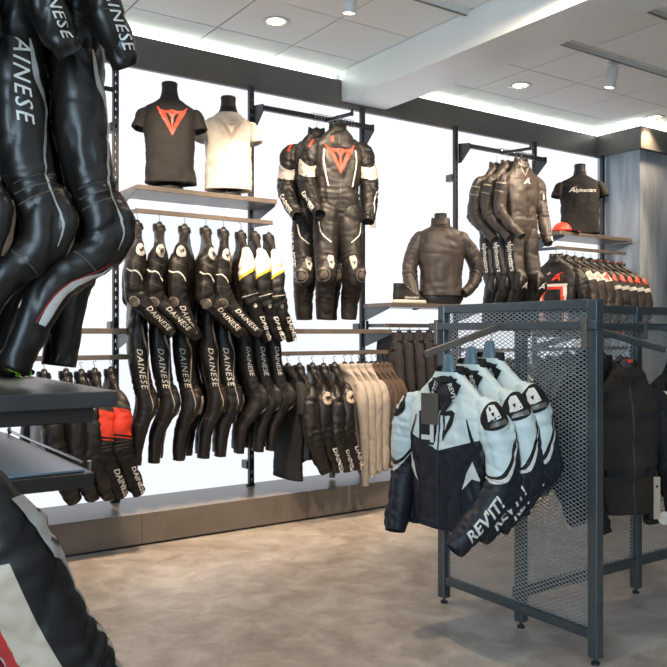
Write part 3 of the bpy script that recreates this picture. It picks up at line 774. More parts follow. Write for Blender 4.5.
# ------------------------------------------------------------------ DISPLAY SUITS with red emblem
def display_suit(desc, label, loc, rz, seed):
    o = dict(w=.195, d=.085, lr=.105, len=.66, hip=.585, suit=1, leglen=.84, pads=True, mats=['leather_matte'], smats=['display_sleeve'], sleeve_field=lambda l,a,c: l+.02*math.cos(R(2*a)), sleeve='half', poseR='bent', fine=1.6, sr=.075, amp=.009, copen=.02, kf=.02)
    t = hung(desc, label, 'suit', 'racing_suit', loc, rz, 'display suits with a red emblem', o, .075, cast=1, sc=.98)
    u = upper(t, o, seed); u.update(legs(t, o, seed)); b = bvh_of(u['torso'])
    zipper(t, b, -.07, -.6)
    e = proj('emblem', poly2d(devil(.116)), b, 0, -.255, 'bright_red', t, off=.0035, label='bright red horned triangle emblem')
    proj('emblem_mark', poly2d(devil_in(.116)), b, 0, -.255, 'cotton_black', t, off=.005)
    proj('red_patch', poly2d([[(-.02,.02),(0.005,.03),(.0,-.02),(-.018,-.012)]]), b, -.045, -.115, 'bright_red', t, off=.003)
    for s in (-1, 1):
        proj('stripe', poly2d(ribbon(curve2([(s*.118,.07),(s*.125,.0),(s*.112,-.1),(s*.09,-.20)]), .009)), b, 0, -.26, 'off_white', t, off=.003)
        lg = u['legL' if s > 0 else 'legR']; bl = bvh_of(lg)
        proj('stripe', poly2d(ribbon(curve2([(s*.16,.0),(s*.14,-.09),(s*.075,-.15)]), .009)), bl, 0, -.72, 'off_white', t, off=.003)
        proj('knee_patch', poly2d([[(s*.06,.05),(s*.095,.058),(s*.11,.03),(s*.10,-.03),(s*.075,-.05),(s*.06,-.01)]]), bl, 0, -1.02, 'pale_grey', t, off=.004)
        proj('knee_emblem', poly2d(devil(.018)), bl, s*.085, -1.02, 'tag_dark', t, off=.006)
        proj('knee_slider', poly2d([arc_poly(0,0,.052,.052)]), bl, s*.145, -1.11, 'slider', t, off=.008)
        proj('slider_ring', poly2d(ribbon(arc_poly(0,0,.036,.036,18,0,359), .007)), bl, s*.145, -1.11, 'leather', t, off=.011)
    s = u['sleeveR']
    wrap('stripe', poly2d(ribbon(curve2([(-.03,-.07),(-.01,-.02),(.02,.02),(-.02,.07)]), .01)), s, .31, 20, 'tag_dark', t, off=.003)
    wrap('lettering', text2d('DAINESE', .052, .3, .03), s, .54, 20, 'off_white', t, off=.003)
    wrap('stripe', poly2d(ribbon(curve2([(0,0),(.1,.02),(.2,-.01)]), .009)), u['sleeveL'], .40, 50, 'off_white', t, off=.003)
    wrap('collar_flash', poly2d(ribbon([(0,-.02),(0.05,.0)], .015)), u['sleeveR'], .03, 60, 'bright_red', t, off=.004)
    return t, u
t, u = display_suit('rear red-emblem display suit', 'rear display suit, its left half showing behind the red-emblem suit', (3.235, 4.94, 2.80), R(-22), 42)
wrap('lettering', text2d('DAINESE', .07, .3, .025), u['legR'], .37, 5, 'off_white', t, flip=1, off=.0028)
display_suit('front red-emblem display suit', 'black display suit with a red horned triangle on the chest', (3.29, 4.745, 2.80), R(-20), 41)
bm = bmesh.new(); box(bm, -.022,.022,-.001,.001,-.15,0); t = tag(bm_obj('price_tag', bm, 'paper'), 'white price tag hanging at the cuff of the red-emblem suit', 'tag')
t.location = (3.50, 4.60, 2.21); t.rotation_euler = (0,0,R(-20))

# ------------------------------------------------------------------ three star suits
def star_suit(desc, label, loc, rz, seed, front=False):
    o = dict(w=.185, d=.08, len=.62, hip=.56, suit=1, leglen=.90, pads=True, mats=['leather_brown'], sleeve='half', poseR='bent', sr=.062, kf=.03, lr=.085, copen=.04, ch=.04, lmats=['leather_brown','leather'], leg_mat=lambda l, a, c, sd: 1 if (a < 40 or a > 230 or l > .49) else 0, smats=['leather_brown','leather'], sleeve_mat=lambda l, a, c, sd: 1 if (l > .22 and a > 190 and a < 350) else 0)
    t = hung(desc, label, 'suit', 'racing_suit', loc, rz, 'one-piece suits with star lettering', o, .075, cast=1)
    u = upper(t, o, seed); u.update(legs(t, o, seed))
    wrap('lettering', text2d('alpinestars', .062, .1, .03), u['legR'], .33, 22, 'off_white', t, off=.003)
    wrap('leg_emblem', poly2d(star_a(.03)), u['legR'], .13, 22, 'off_white', t, off=.003)
    wrap('stripe', poly2d(ribbon([(0,-.06),(0,.06)], .01)), u['sleeveR'], .12, 10, 'beige', t, off=.003)
    wrap('stripe', poly2d(ribbon([(0,-.06),(.01,.06)], .006)), u['sleeveR'], .18, 10, 'beige', t, off=.003)
    if front:
        b = bvh_of(u['torso']); zipper(t, b, -.08, -.58)
        proj('emblem', poly2d(star_a(.038)), b, .01, -.195, 'off_white', t, off=.003)
        proj('stripe', poly2d(ribbon([(-.06,0),(-.02,-.08),(0,-.11),(.02,-.08),(.06,0)], .006)), b, 0, -.03, 'pale_grey', t, off=.003)
        wrap('cuff_disc', poly2d([arc_poly(0,0,.026,.026)]), u['sleeveL'], .62, 60, 'off_white', t, off=.004)
        wrap('cuff_flash', poly2d([arc_poly(0,0,.03,.008)]), u['sleeveL'], .20, 100, 'off_white', t, off=.004)
        for s, n in ((-1,'legR'),(1,'legL')):
            bl = bvh_of(u[n]); proj('knee_emblem', poly2d(star_a(.036)), bl, s*.095, -1.09, 'off_white', t, off=.006)
star_suit('rear one-piece suit with star lettering', 'rear one of the three star-lettered suits, furthest left', (5.155, 4.99, 2.785), R(-6), 53)
star_suit('middle one-piece suit with star lettering', 'middle one of the three star-lettered one-piece suits', (5.175, 4.87, 2.785), R(-6), 52)
star_suit('front one-piece suit with star lettering', 'front star-lettered brown leather suit with white disc at its cuff', (5.20, 4.74, 2.785), R(-6), 51, True)

# ------------------------------------------------------------------ busts
def bust(label, loc, rz, h=.62, w=.14, shoulders=True):
    t = thing('bust_form', label, 'mannequin', loc, rz, 'torso display forms')
    lf = Loft([(0,0,.0,.052,.052),(0,0,-.035,.050,.052),(0,0,-.07,.055,.056),(0,0,-.10,.066,.045),(0,0,-.14,w*.7,.05),(0,0,-.25,w*.86,.07),(0,0,-h*.75,w*.72,.085),(0,0,-h,w*.80,.09)], 30, 24, 1, 0, 1, 0, 2.2)
    lf.obj('body', ['bust'], t)
    bm = bmesh.new(); cyl(bm, (0,0), .053, -.002, .006, 24, .048); bm_obj('neck_cap', bm, 'bust', t, False)
    bm = bmesh.new(); cyl(bm, (0,0), .09, -h-.045, -h-.037, 24); cyl(bm, (0,0), .012, -h-.04, -h+.02, 12); bm_obj('stand', bm, 'steel_dark', t)
    return t
def tee(label, loc, rz, m, seed, draw, sleeve='tee', group='t-shirts on display busts', W=.178, ln=.60):
    t = thing('t_shirt', label, 't-shirt', loc, rz, group)
    o = dict(onbust=1, lowneck=1, collar=False, w=W, d=.108, len=ln, mats=[m], sleeve=sleeve, nocrease=True, neck=.066, ch=.012, amp=.009, freq=6, hem=1.08, power=2.25, sr=.068, fine=1.2)
    u = upper(t, o, seed); b = bvh_of(u['torso']); draw(t, b); return t
def d_red(t, b):
    proj('emblem', poly2d(devil(.10)), b, .015, -.205, 'bright_red', t, off=.003, label='red horned triangle print')
    proj('emblem_mark', poly2d(devil_in(.10)), b, .015, -.205, 'cotton_black', t, off=.0045)
def d_grey(t, b):
    proj('emblem', poly2d(devil(.075)), b, .012, -.19, 'beige', t, off=.003, label='faded beige triangle print')
    proj('emblem_mark', poly2d([[(-.032,.032),(0,.018),(.032,.032),(0,-.03)]]), b, .012, -.18, 'off_white', t, off=.0045)
def d_star(t, b):
    proj('emblem', poly2d(star_a(.034)), b, -.085, -.20, 'off_white', t, off=.003)
    proj('lettering', text2d('alpinestars', .05, .2, .02), b, .02, -.205, 'off_white', t, off=.003)
bust('black bust form inside the black t-shirt with the red triangle', (2.065, 4.90, 2.925), R(-22), .64)
tee('black t-shirt with red horned triangle print, on the left bust', (2.065, 4.90, 2.872), R(-22), 'cotton_black', 61, d_red)
bust('black bust form inside the light grey t-shirt', (2.49, 4.90, 2.905), R(-22), .62)
tee('light grey t-shirt with faded triangle print', (2.49, 4.90, 2.852), R(-22), 'cotton_grey', 62, d_grey, W=.172, ln=.58)
bust('black bust form inside the t-shirt beside the column', (6.17, 4.90, 2.885), R(-35), .62)
tee('black t-shirt with white star lettering, beside the column', (6.17, 4.90, 2.835), R(-38), 'cotton_black', 63, d_star, W=.20)
bust('black bust form inside the zipped leather jacket', (4.42, 4.90, 2.275), R(-30), .70)
t = thing('leather_jacket', 'brown-black leather jacket zipped on a bust, one hand tucked', 'jacket', (4.42, 4.90, 2.225), R(-30))
o = dict(onbust=1, w=.205, d=.115, len=.62, mats=['leather_brown'], poseR='half', poseL='pocket', neck=.07, ch=.045, amp=.007, fine=1.5, sr=.068, power=2.3, hem=.98)
u = upper(t, o, 64); b = bvh_of(u['torso']); zipper(t, b, -.05, -.62)
for s in (-1, 1): proj('seam', poly2d(ribbon(curve2([(s*.0,0),(s*.1,.012),(s*.2,.03)]), .004)), b, 0, -.20, 'leather', t, off=.002)
bm = bmesh.new()
lf = Loft([(0,0,-.58,.19,.10),(0,0,-.64,.19,.10),(0,0,-.685,.165,.095)], 6, 32, 1, .002, 8, 3, 2.3); lf.obj('waistband', ['leather'], t)

# trainer
t = thing('high_top_trainer', 'black high-top trainer with white sole, left of the leather jacket', 'shoe', (4.02, 4.84, 1.534), R(-10))
def shoe_loft(rows, name, m, nn=30):
    lf = Loft(rows, nn, 24, 1, 0, 1, 0, 2.4); return lf
bm = bmesh.new()
def ringy(z, L0, L1, w0, n=28):
    vs = []
    for k in range(n):
        a = 2*PI*k/n; x = math.cos(a); y = math.sin(a)
        xx = (L0+L1)/2 + (L1-L0)/2*x; ww = w0*(1 - .18*(x+1)/2 if x > 0 else 1-.1*abs(x))
        vs.append(bm.verts.new((xx, ww*y*(1.0), z)))
    return vs
def stack(rows, cap=True):
    rg = [ringy(*r) for r in rows]
    for A, B in zip(rg, rg[1:]):
        for k in range(28): bm.faces.new((A[k],A[(k+1)%28],B[(k+1)%28],B[k]))
    bm.faces.new(rg[0][::-1]); 
    if cap: bm.faces.new(rg[-1])
stack([(0,-.13,.165,.045),(.012,-.135,.172,.05),(.026,-.133,.168,.048),(.03,-.128,.16,.045)])
bm_obj('sole', bm, 'rubber_white', t, True)
bm = bmesh.new()
stack([(.028,-.128,.16,.044),(.045,-.130,.155,.045),(.06,-.130,.12,.043),(.08,-.128,.07,.038),(.10,-.126,.03,.035),(.125,-.124,-.005,.034),(.15,-.125,-.02,.036),(.158,-.12,-.028,.032),(.13,-.115,-.035,.028)])
bm_obj('upper', bm, 'leather_matte', t, True)
for k in range(4):
    bm = bmesh.new(); z = .075+k*.018; x = .075-k*.024
    tube(bm, [(x-.01,-.034,z-.004),(x+.004,0,z+.006),(x-.01,.034,z-.004)], .0035, 6); bm_obj('lace', bm, 'pale_grey', t, True)
vs, fs = text2d('alpinestars', .03, .2, .02)
bm = bmesh.new(); V = [bm.verts.new((v.x+.01, -.049, v.y+.048)) for v in vs]
for f in fs: bm.faces.new([V[i] for i in f])
bm_obj('lettering', bm, 'off_white', t)

# red cap
t = thing('baseball_cap', 'red cap lying on the shelf beside the black t-shirt', 'cap', (5.83, 4.83, 2.215), R(-35))
bm = bmesh.new(); n = 28; rg = []
for k in range(9):
    a = R(k*11.2); rr = math.cos(a); rg.append([bm.verts.new((.088*rr*math.cos(2*PI*j/n), .1*rr*math.sin(2*PI*j/n), .012+.085*math.sin(a))) for j in range(n)])
for A, B in zip(rg, rg[1:]):
    for j in range(n): bm.faces.new((A[j],A[(j+1)%n],B[(j+1)%n],B[j]))
bm.faces.new(rg[0][::-1]); bm.faces.new(rg[-1]); bm_obj('crown', bm, 'red', t, True)
bm = bmesh.new(); A = []; B = []
for k in range(15):
    a = R(-64+k*128/14); A.append((.086*math.cos(a), .098*math.sin(a))); B.append((.08+.085*math.cos(a)*1.0, .085*math.sin(a)))
up = []; dn = []
for lst, z in ((up,.016),(dn,.010)):
    lst.append([bm.verts.new((x,y,z)) for x,y in A]); lst.append([bm.verts.new((x,y,z-.006-.02*abs(y)*0)) for x,y in B])
for q in (up, dn):
    for j in range(14): bm.faces.new((q[0][j],q[0][j+1],q[1][j+1],q[1][j]))
for j in range(14): bm.faces.new((up[1][j],up[1][j+1],dn[1][j+1],dn[1][j]))
bm_obj('visor', bm, 'dark_red', t, True)
bm = bmesh.new(); cyl(bm, (0,0), .008, .095, .101, 10, .005); bm_obj('button', bm, 'dark_red', t, True)

# ------------------------------------------------------------------ LOWER LEFT ROW
def jacket(desc, label, loc, rz, seed, o, draw=None, group=None, hook=.06, name='motorcycle_jacket', cat='jacket', near='R', hcol='black', hmat='hanger_black', cast=0, sc=1, hg='hangers on the rails', mark=None):
    t = hung(desc, label, cat, name, loc, rz, group, o, hook, hcol=hcol, hmat=hmat, cast=cast, sc=sc, hg=hg, mark=mark)
    u = upper(t, o, seed)
    if draw: draw(t, u)
    return t, u
def red_mat(l, a, c, sd):
    if l < .14: return 2
    if .14 < l < .27 - .0*a: return 1
    if .283 < l < .292: return 1
    return 0
def red_draw(t, u):
    wrap('lettering', text2d('DAINESE', .05, .3, .02), u['sleeveR'], .55, 22, 'off_white', t, off=.003)
    for k in (0,1,2): wrap('piping', poly2d(ribbon([(0,-.07),(0,.07)], .003)), u['sleeveR'], .30+k*.018, 5, 'slider', t)
    wrap('lettering', text2d('DAINESE', .04, .3, .025), u['sleeveR'], .10, 0, 'slider', t, off=.003) if False else None
redo = dict(w=.215, d=.06, len=.72, mats=['leather_matte','dark_red'], smats=['red_sleeve'], sleeve_field=lambda l,a,c: l-.012*math.cos(R(a-90)), torso_mat=lambda l,a,c: 1 if (c.z < -.40 and 20 < a < 100) or (-.32<c.z<-.2) else 0, sleeve='half', pads=True, sr=.068)
blko = dict(w=.215, d=.062, len=.66, mats=['leather'], sleeve='half', pads=True, sr=.07)
LG = 'jackets on the lower left rail'
jacket('leftmost jacket on the lower left rail', 'plain black leather jacket mostly hidden behind the near table', (1.24, 4.78, 1.075), R(88), 70, blko, None, LG)
jacket('plain black jacket on the lower left rail', 'black leather jacket showing under the near table, left of the red ones', (1.365, 4.78, 1.075), R(86), 71, blko, None, LG)
jacket('wrinkled black jacket on the lower left rail', 'wrinkled black leather jacket next to the red-banded jackets', (1.455, 4.78, 1.07), R(88), 72, blko, None, LG)
jacket('left red-banded jacket', 'left of the two red-banded jackets at lower left', (1.535, 4.78, 1.075), R(84), 73, redo, red_draw, LG)
jacket('right red-banded jacket', 'grey-shouldered black jacket with wide red arm band, beside the slotted post', (1.635, 4.78, 1.08), R(85), 74, redo, red_draw, LG)

# ------------------------------------------------------------------ LOWER MIDDLE ROW
MG = 'garments on the lower middle rail'
def teehang(desc, label, x, seed, m='cotton_black'):
    o = dict(w=.205, d=.045, len=.78, mats=[m], sleeve='tee', nocrease=True, neck=.06, ch=.01, amp=.005, power=2.3, sr=.06)
    jacket(desc, label, (x, 4.78, 1.075), R(90), seed, o, None, MG, .07, 't_shirt', 't-shirt')
teehang('black t-shirt on the lower rail', 'long black t-shirt hanging first on the lower middle rail', 2.89, 80)
def mid_draw(t, u):
    wrap('shoulder_patch', poly2d([arc_poly(0,0,.04,.036)]), u['sleeveR'], .13, 12, 'beige', t, off=.003)
    wrap('logo', poly2d([[(-.018,.018),(-.012,-.02),(.02,-.002),(.004,.0),(-.002,.016)]]), u['sleeveR'], .13, 12, 'tag_dark', t, off=.0045)
    wrap('lettering', text2d('DAINESE', .058, .25, .03), u['sleeveR'], .57, 25, 'off_white', t, off=.003)
mo = dict(w=.215, d=.058, len=.64, mats=['leather'], sleeve='half', pads=True, sr=.066, smats=['leather'])
mo2 = dict(mo, mats=['leather_matte'], smats=['leather_matte'])
jacket('jacket beside the hanging black t-shirt', 'plain dark leather jacket right after the hanging black t-shirt', (2.985, 4.78, 1.075), R(78), 81, mo2, None, MG)
jacket('left patched jacket on the middle rail', 'black leather jacket with beige shoulder patch, left one of the two lettered ones', (3.095, 4.78, 1.075), R(76), 82, mo, mid_draw, MG)
jacket('jacket between the two patched ones', 'black leather jacket squeezed between two patched jackets', (3.19, 4.78, 1.07), R(78), 83, mo, lambda t, u: wrap('lettering', text2d('DAINESE', .05, .25, .03), u['sleeveR'], .57, 25, 'off_white', t, off=.003), MG)
jacket('patched jacket beside the tan sweaters', 'black leather jacket with beige shoulder patch, touching the tan sweaters', (3.285, 4.78, 1.075), R(77), 84, mo, mid_draw, MG)
tl = ['tan long-sleeved sweater nearest the leather jackets, longest sleeve', 'second tan sweater from the leather jackets', 'third tan sweater from the leather jackets', 'tan sweater next to the brown ones']
for k, x in enumerate((3.375, 3.44, 3.505, 3.57)):
    o = dict(w=.215, d=.032, len=.66, mats=['knit_tan'], sleeve='straight', slen=(.86,.80,.76,.74)[k], nocrease=True, neck=.06, ch=.015, sr=.052, amp=.004)
    jacket(['first tan sweater','second tan sweater','third tan sweater','fourth tan sweater'][k], tl[k], (x, 4.78, 1.075), R(90), 90+k, o, None, MG, .068, 'sweater', 'sweater')
tl = ['brown sweater next to the tan ones', 'second brown sweater from the tan ones', 'third brown sweater from the tan ones', 'brown sweater at the right rail end']
for k, x in enumerate((3.625, 3.67, 3.715, 3.76)):
    o = dict(w=.205, d=.028, len=.66, mats=['knit_brown'], sleeve='straight', slen=.70, nocrease=True, neck=.06, ch=.015, sr=.045, amp=.004)
    jacket(['first brown sweater','second brown sweater','third brown sweater','last brown sweater'][k], tl[k], (x, 4.78, 1.075), R(90), 95+k, o, None, MG, .068, 'sweater', 'sweater')

# trousers on clips
def trousers(label, x, seed, y=4.85, z=1.30, m='denim_black', rz=90, group='trousers clipped to the rail behind the mesh rack'):
    t = thing('trousers', label, 'trousers', (x, y, z), R(rz), group)
    o = dict(w=.19, d=.045, hip=.05, leglen=.86, kneepads=False, mats=[m], lr=.085, kf=.0)
    legs(t, o, seed)
    lf = Loft([(0,0,.0,.16,.018),(0,0,-.03,.165,.03),(0,0,-.06,.165,.04)], 5, 30, 1, .002, 8, seed, 2.6); lf.obj('waistband', [m], t)
    for s in (-1, 1):
        lf2 = Loft([(s*.1,.015,-.06,.03,.035),(s*.1,.018,-.13,.032,.034)], 4, 10, 1, 0); lf2.obj('back_pocket', ['leather_matte'], t)
    h = thing('clip_hanger', label.replace('pair of','clip hanger of the').replace('trousers', 'trousers'), 'hanger', (x, y, z), R(rz), 'clip hangers')
    bm = bmesh.new(); tube(bm, [(-.15,0,.025),(.15,0,.025)], .004, 6)
    tube(bm, [(0,0,.025),(0,0,.05),(0,.012,.062),(0,0,.075),(0,-.01,.062)], .0025, 6); bm_obj('hook', bm, 'chrome', h, True)
    for s in (-1,1):
        bm = bmesh.new(); bevel_box(bm, s*.13-.012, s*.13+.012, -.012,.012,-.02,.03,.003); bm_obj('clip', bm, 'steel_dark', h)
for k, (x, d_) in enumerate(((3.85,'pair of dark trousers nearest the sweaters'),(3.95,'pair of dark trousers second from the sweaters'),(4.05,'pair of dark trousers third from the sweaters'),(4.15,'pair of dark trousers fourth from the sweaters'),(4.25,'pair of dark trousers just left of the mesh rack post'),(4.36,'pair of dark trousers behind the mesh rack post'))):
    trousers(d_, x, 100+k, rz=84+k*2)

# ------------------------------------------------------------------ FAR RIGHT RAIL under the cap shelf
FG = 'jackets packed on the rail by the column'
def wr_mat(l, a, c):
    if c.z < -.26 and abs(c.x) < .13 and c.y < 0:
        if abs(c.x) > .105 or c.z > -.275 - .0: return 1
        if abs(c.x) > .08 or c.z > -.31: return 2
    return 0
t, u = jacket('black jacket with the red and white chest frame', 'black jacket facing out with red and white frame on its chest', (5.74, 4.82, 2.0), R(-76), 110,
       dict(w=.22, d=.075, len=.62, mats=['leather_matte','off_white','red'], torso_mat=wr_mat, sleeve='half', fine=1.5, copen=.03, smats=['leather_matte']), None, FG, .05)
b = bvh_of(u['torso'])
proj('emblem', poly2d(star_a(.05)), b, .045, -.20, 'bright_red', t, off=.004)
proj('badge', poly2d([arc_poly(0,0,.022,.010)]), b, -.045, -.16, 'beige', t, off=.004, rot=.3)
def sh_mat(l, a, c, sd): return 1 if .06 < l < .13 and (a < 70 or a > 290) else 0
def band_mat(l, a, c, sd): return 1 if (.16 < l < .19 or .22 < l < .235) else (2 if l > .6 else 0)
names = [('beige-shouldered jacket behind the framed one','dark jacket with beige shoulder behind the red and white framed one'),
         ('second beige-shouldered jacket','second dark jacket with beige shoulder on the rail by the column'),
         ('jacket with red shoulder flash','dark jacket with pale red-edged shoulder flash below the cap shelf'),
         ('first banded jacket','first of the white-banded jackets under the cap shelf'),
         ('second banded jacket','second of the white-banded jackets under the cap shelf'),
         ('third banded jacket','third of the white-banded jackets under the cap shelf'),
         ('fourth banded jacket','fourth white-banded jacket, the second nearest the column'),
         ('fifth banded jacket','last white-banded jacket, nearest the column')]
for k, (d_, l_) in enumerate(names):
    x = 5.86 + k*.112
    o = dict(w=.215, d=.048, len=.60, mats=['leather_matte'], smats=['leather_brown','off_white','red'], sleeve_mat=band_mat if k > 2 else sh_mat, sleeve='half', fine=1, sr=.062)
    jacket(d_, l_, (x, 4.80, 2.0 - .004*k), R(-84), 111+k, o, (lambda t, u: wrap('shoulder_flash', poly2d([[(-.05,-.03),(-.01,.04),(.03,0)]]), u['sleeveL'], .10, 20, 'beige' if k < 2 else 'red', t, off=.004)), FG, .05, mark='red' if 3 < k < 8 else None)

# low jackets behind the mesh (seen through it)
low = [('black','textile_black'),('aqua white','aqua_white'),('navy','textile_navy'),('brown','leather_brown'),('black','leather'),('red-sleeved','red'),('white','off_white'),('black','textile_black'),('navy','textile_navy'),('brown','textile_brown')]
place = ['leftmost','second from left','third from left','fourth from left','fifth from left','sixth from left','seventh from left','eighth from left','ninth from left','rightmost']
for k, (cn, m) in enumerate(low):
    x = 4.90 + k*.19
    o = dict(w=.215, d=.06, len=.66, mats=['textile_black' if m in ('red','off_white','aqua_white') else m], smats=[m], sleeve='half')
    jacket(f'{place[k]} jacket of the low row behind the mesh', f'{cn} jacket seen through the mesh, {place[k]} on the low rail', (x, 4.78, 1.075), R(-88), 130+k, o, None, 'jackets on the low rail behind the mesh rack', .06)

# ------------------------------------------------------------------ MESH RACK
def mesh_panel(parent, axis, a0, a1, z0, z1, const, px=.034, pz=.0088, w=.0034, th=.0025, name='mesh_panel'):
    V = []; F = []
    nx = int(round((a1-a0)/(px/2))); st = (a1-a0)/nx
    nz = int((z1-z0)/pz)
    for k in range(nz+1):
        base = len(V)
        for i in range(nx+1):
            a = a0 + i*st; z = z0 + k*pz + (pz/2 if (i+k) % 2 else -pz/2)
            z = min(max(z, z0), z1)
            for (dz, dn) in ((-w/2,-th/2),(w/2,-th/2),(w/2,th/2),(-w/2,th/2)):
                V.append((a, const+dn, z+dz) if axis == 'x' else (const+dn, a, z+dz))
        for i in range(nx):
            p = base+i*4; q = p+4
            for j in range(4): F.append((p+j, p+(j+1)%4, q+(j+1)%4, q+j))
    me = bpy.data.meshes.new(name); me.from_pydata(V, [], F); me.update()
    return link(name, me, parent, ['mesh_metal'], False)
rk = thing('mesh_rack', 'bluish steel display rack with expanded mesh panels', 'rack', (2.625, 2.45, 0))
def rbar(name, p, q, w, h, m='rack_metal'):
    bm = bmesh.new(); p = Vector(p)-Vector((2.625,2.45,0)); q = Vector(q)-Vector((2.625,2.45,0)); beam_box(bm, p, q, w, h)
    bmesh.ops.bevel(bm, geom=bm.edges[:], offset=.0025, segments=1, affect='EDGES')
    return bm_obj(name, bm, m, rk)
TZ = 1.436
XA = 2.625
def rpost(x, y, top=TZ):
    bm = bmesh.new(); box(bm, x-.022-2.625, x+.022-2.625, y-.022-2.45, y+.022-2.45, .028, top-.0008)
    bmesh.ops.bevel(bm, geom=bm.edges[:], offset=.003, segments=1, affect='EDGES')
    p = bm_obj('post', bm, 'rack_metal', rk)
    bm = bmesh.new(); cyl(bm, (x-2.625, y-2.45), .017, 0, .010, 16); cyl(bm, (x-2.625, y-2.45), .006, .01, .03, 10); bm_obj('levelling_foot', bm, 'tag_dark', p)
for y in (2.885, 2.01): rpost(XA, y)
rpost(XA+.06, 2.45); rpost(3.516, 2.45); rpost(4.45, 2.45)
rbar('top_rail', (XA, 2.8635, TZ-.02), (XA, 2.0315, TZ-.02), .042, .04)
rbar('bottom_rail', (XA, 2.8635, .115), (XA, 2.0315, .115), .030, .038)
rbar('top_rail', (XA+.02, 2.45, TZ-.02), (4.47, 2.45, TZ-.02), .036, .038)
rbar('bottom_rail', (XA+.02, 2.45, .16), (4.47, 2.45, .16), .036, .045)
mesh_panel(rk, 'y', 2.032-2.45, 2.863-2.45, .134, TZ-.04, .004)
mesh_panel(rk, 'x', XA+.08-2.625, 3.495-2.625, .18, TZ-.04, 0)
mesh_panel(rk, 'x', 3.537-2.625, 4.43-2.625, .18, TZ-.04, 0)
# cross bars carrying the arms
rbar('cross_bar', (XA-.045, 2.935, 1.333), (XA-.045, 1.965, 1.333), .022, .034)
for y in (2.02, 2.88):
    bm = bmesh.new(); bevel_box(bm, XA-.062-2.625, XA-.018-2.625, y-.012-2.45, y+.012-2.45, 1.245, 1.365); bm_obj('cross_bar_bracket', bm, 'slider', rk)
rbar('cross_bar', (2.70, 2.405, 1.333), (4.47, 2.405, 1.333), .022, .034)
rbar('cross_bar', (2.70, 2.50, 1.333), (4.47, 2.50, 1.333), .022, .034)
for x in (3.516, 4.44):
    bm = bmesh.new(); bevel_box(bm, x-.012-2.625, x+.012-2.625, -.06, .06, 1.27, 1.36); bm_obj('cross_bar_bracket', bm, 'slider', rk)
rbar('arm', (XA-.05, 2.49, 1.325), (2.165, 2.49, 1.215), .020, .028, 'shelf')
for x in (3.05, 3.66): rbar('arm', (x, 2.40, 1.33), (x, 1.985, 1.232), .020, .028)
rbar('arm', (3.33, 2.50, 1.33), (3.33, 2.92, 1.23), .020, .028)

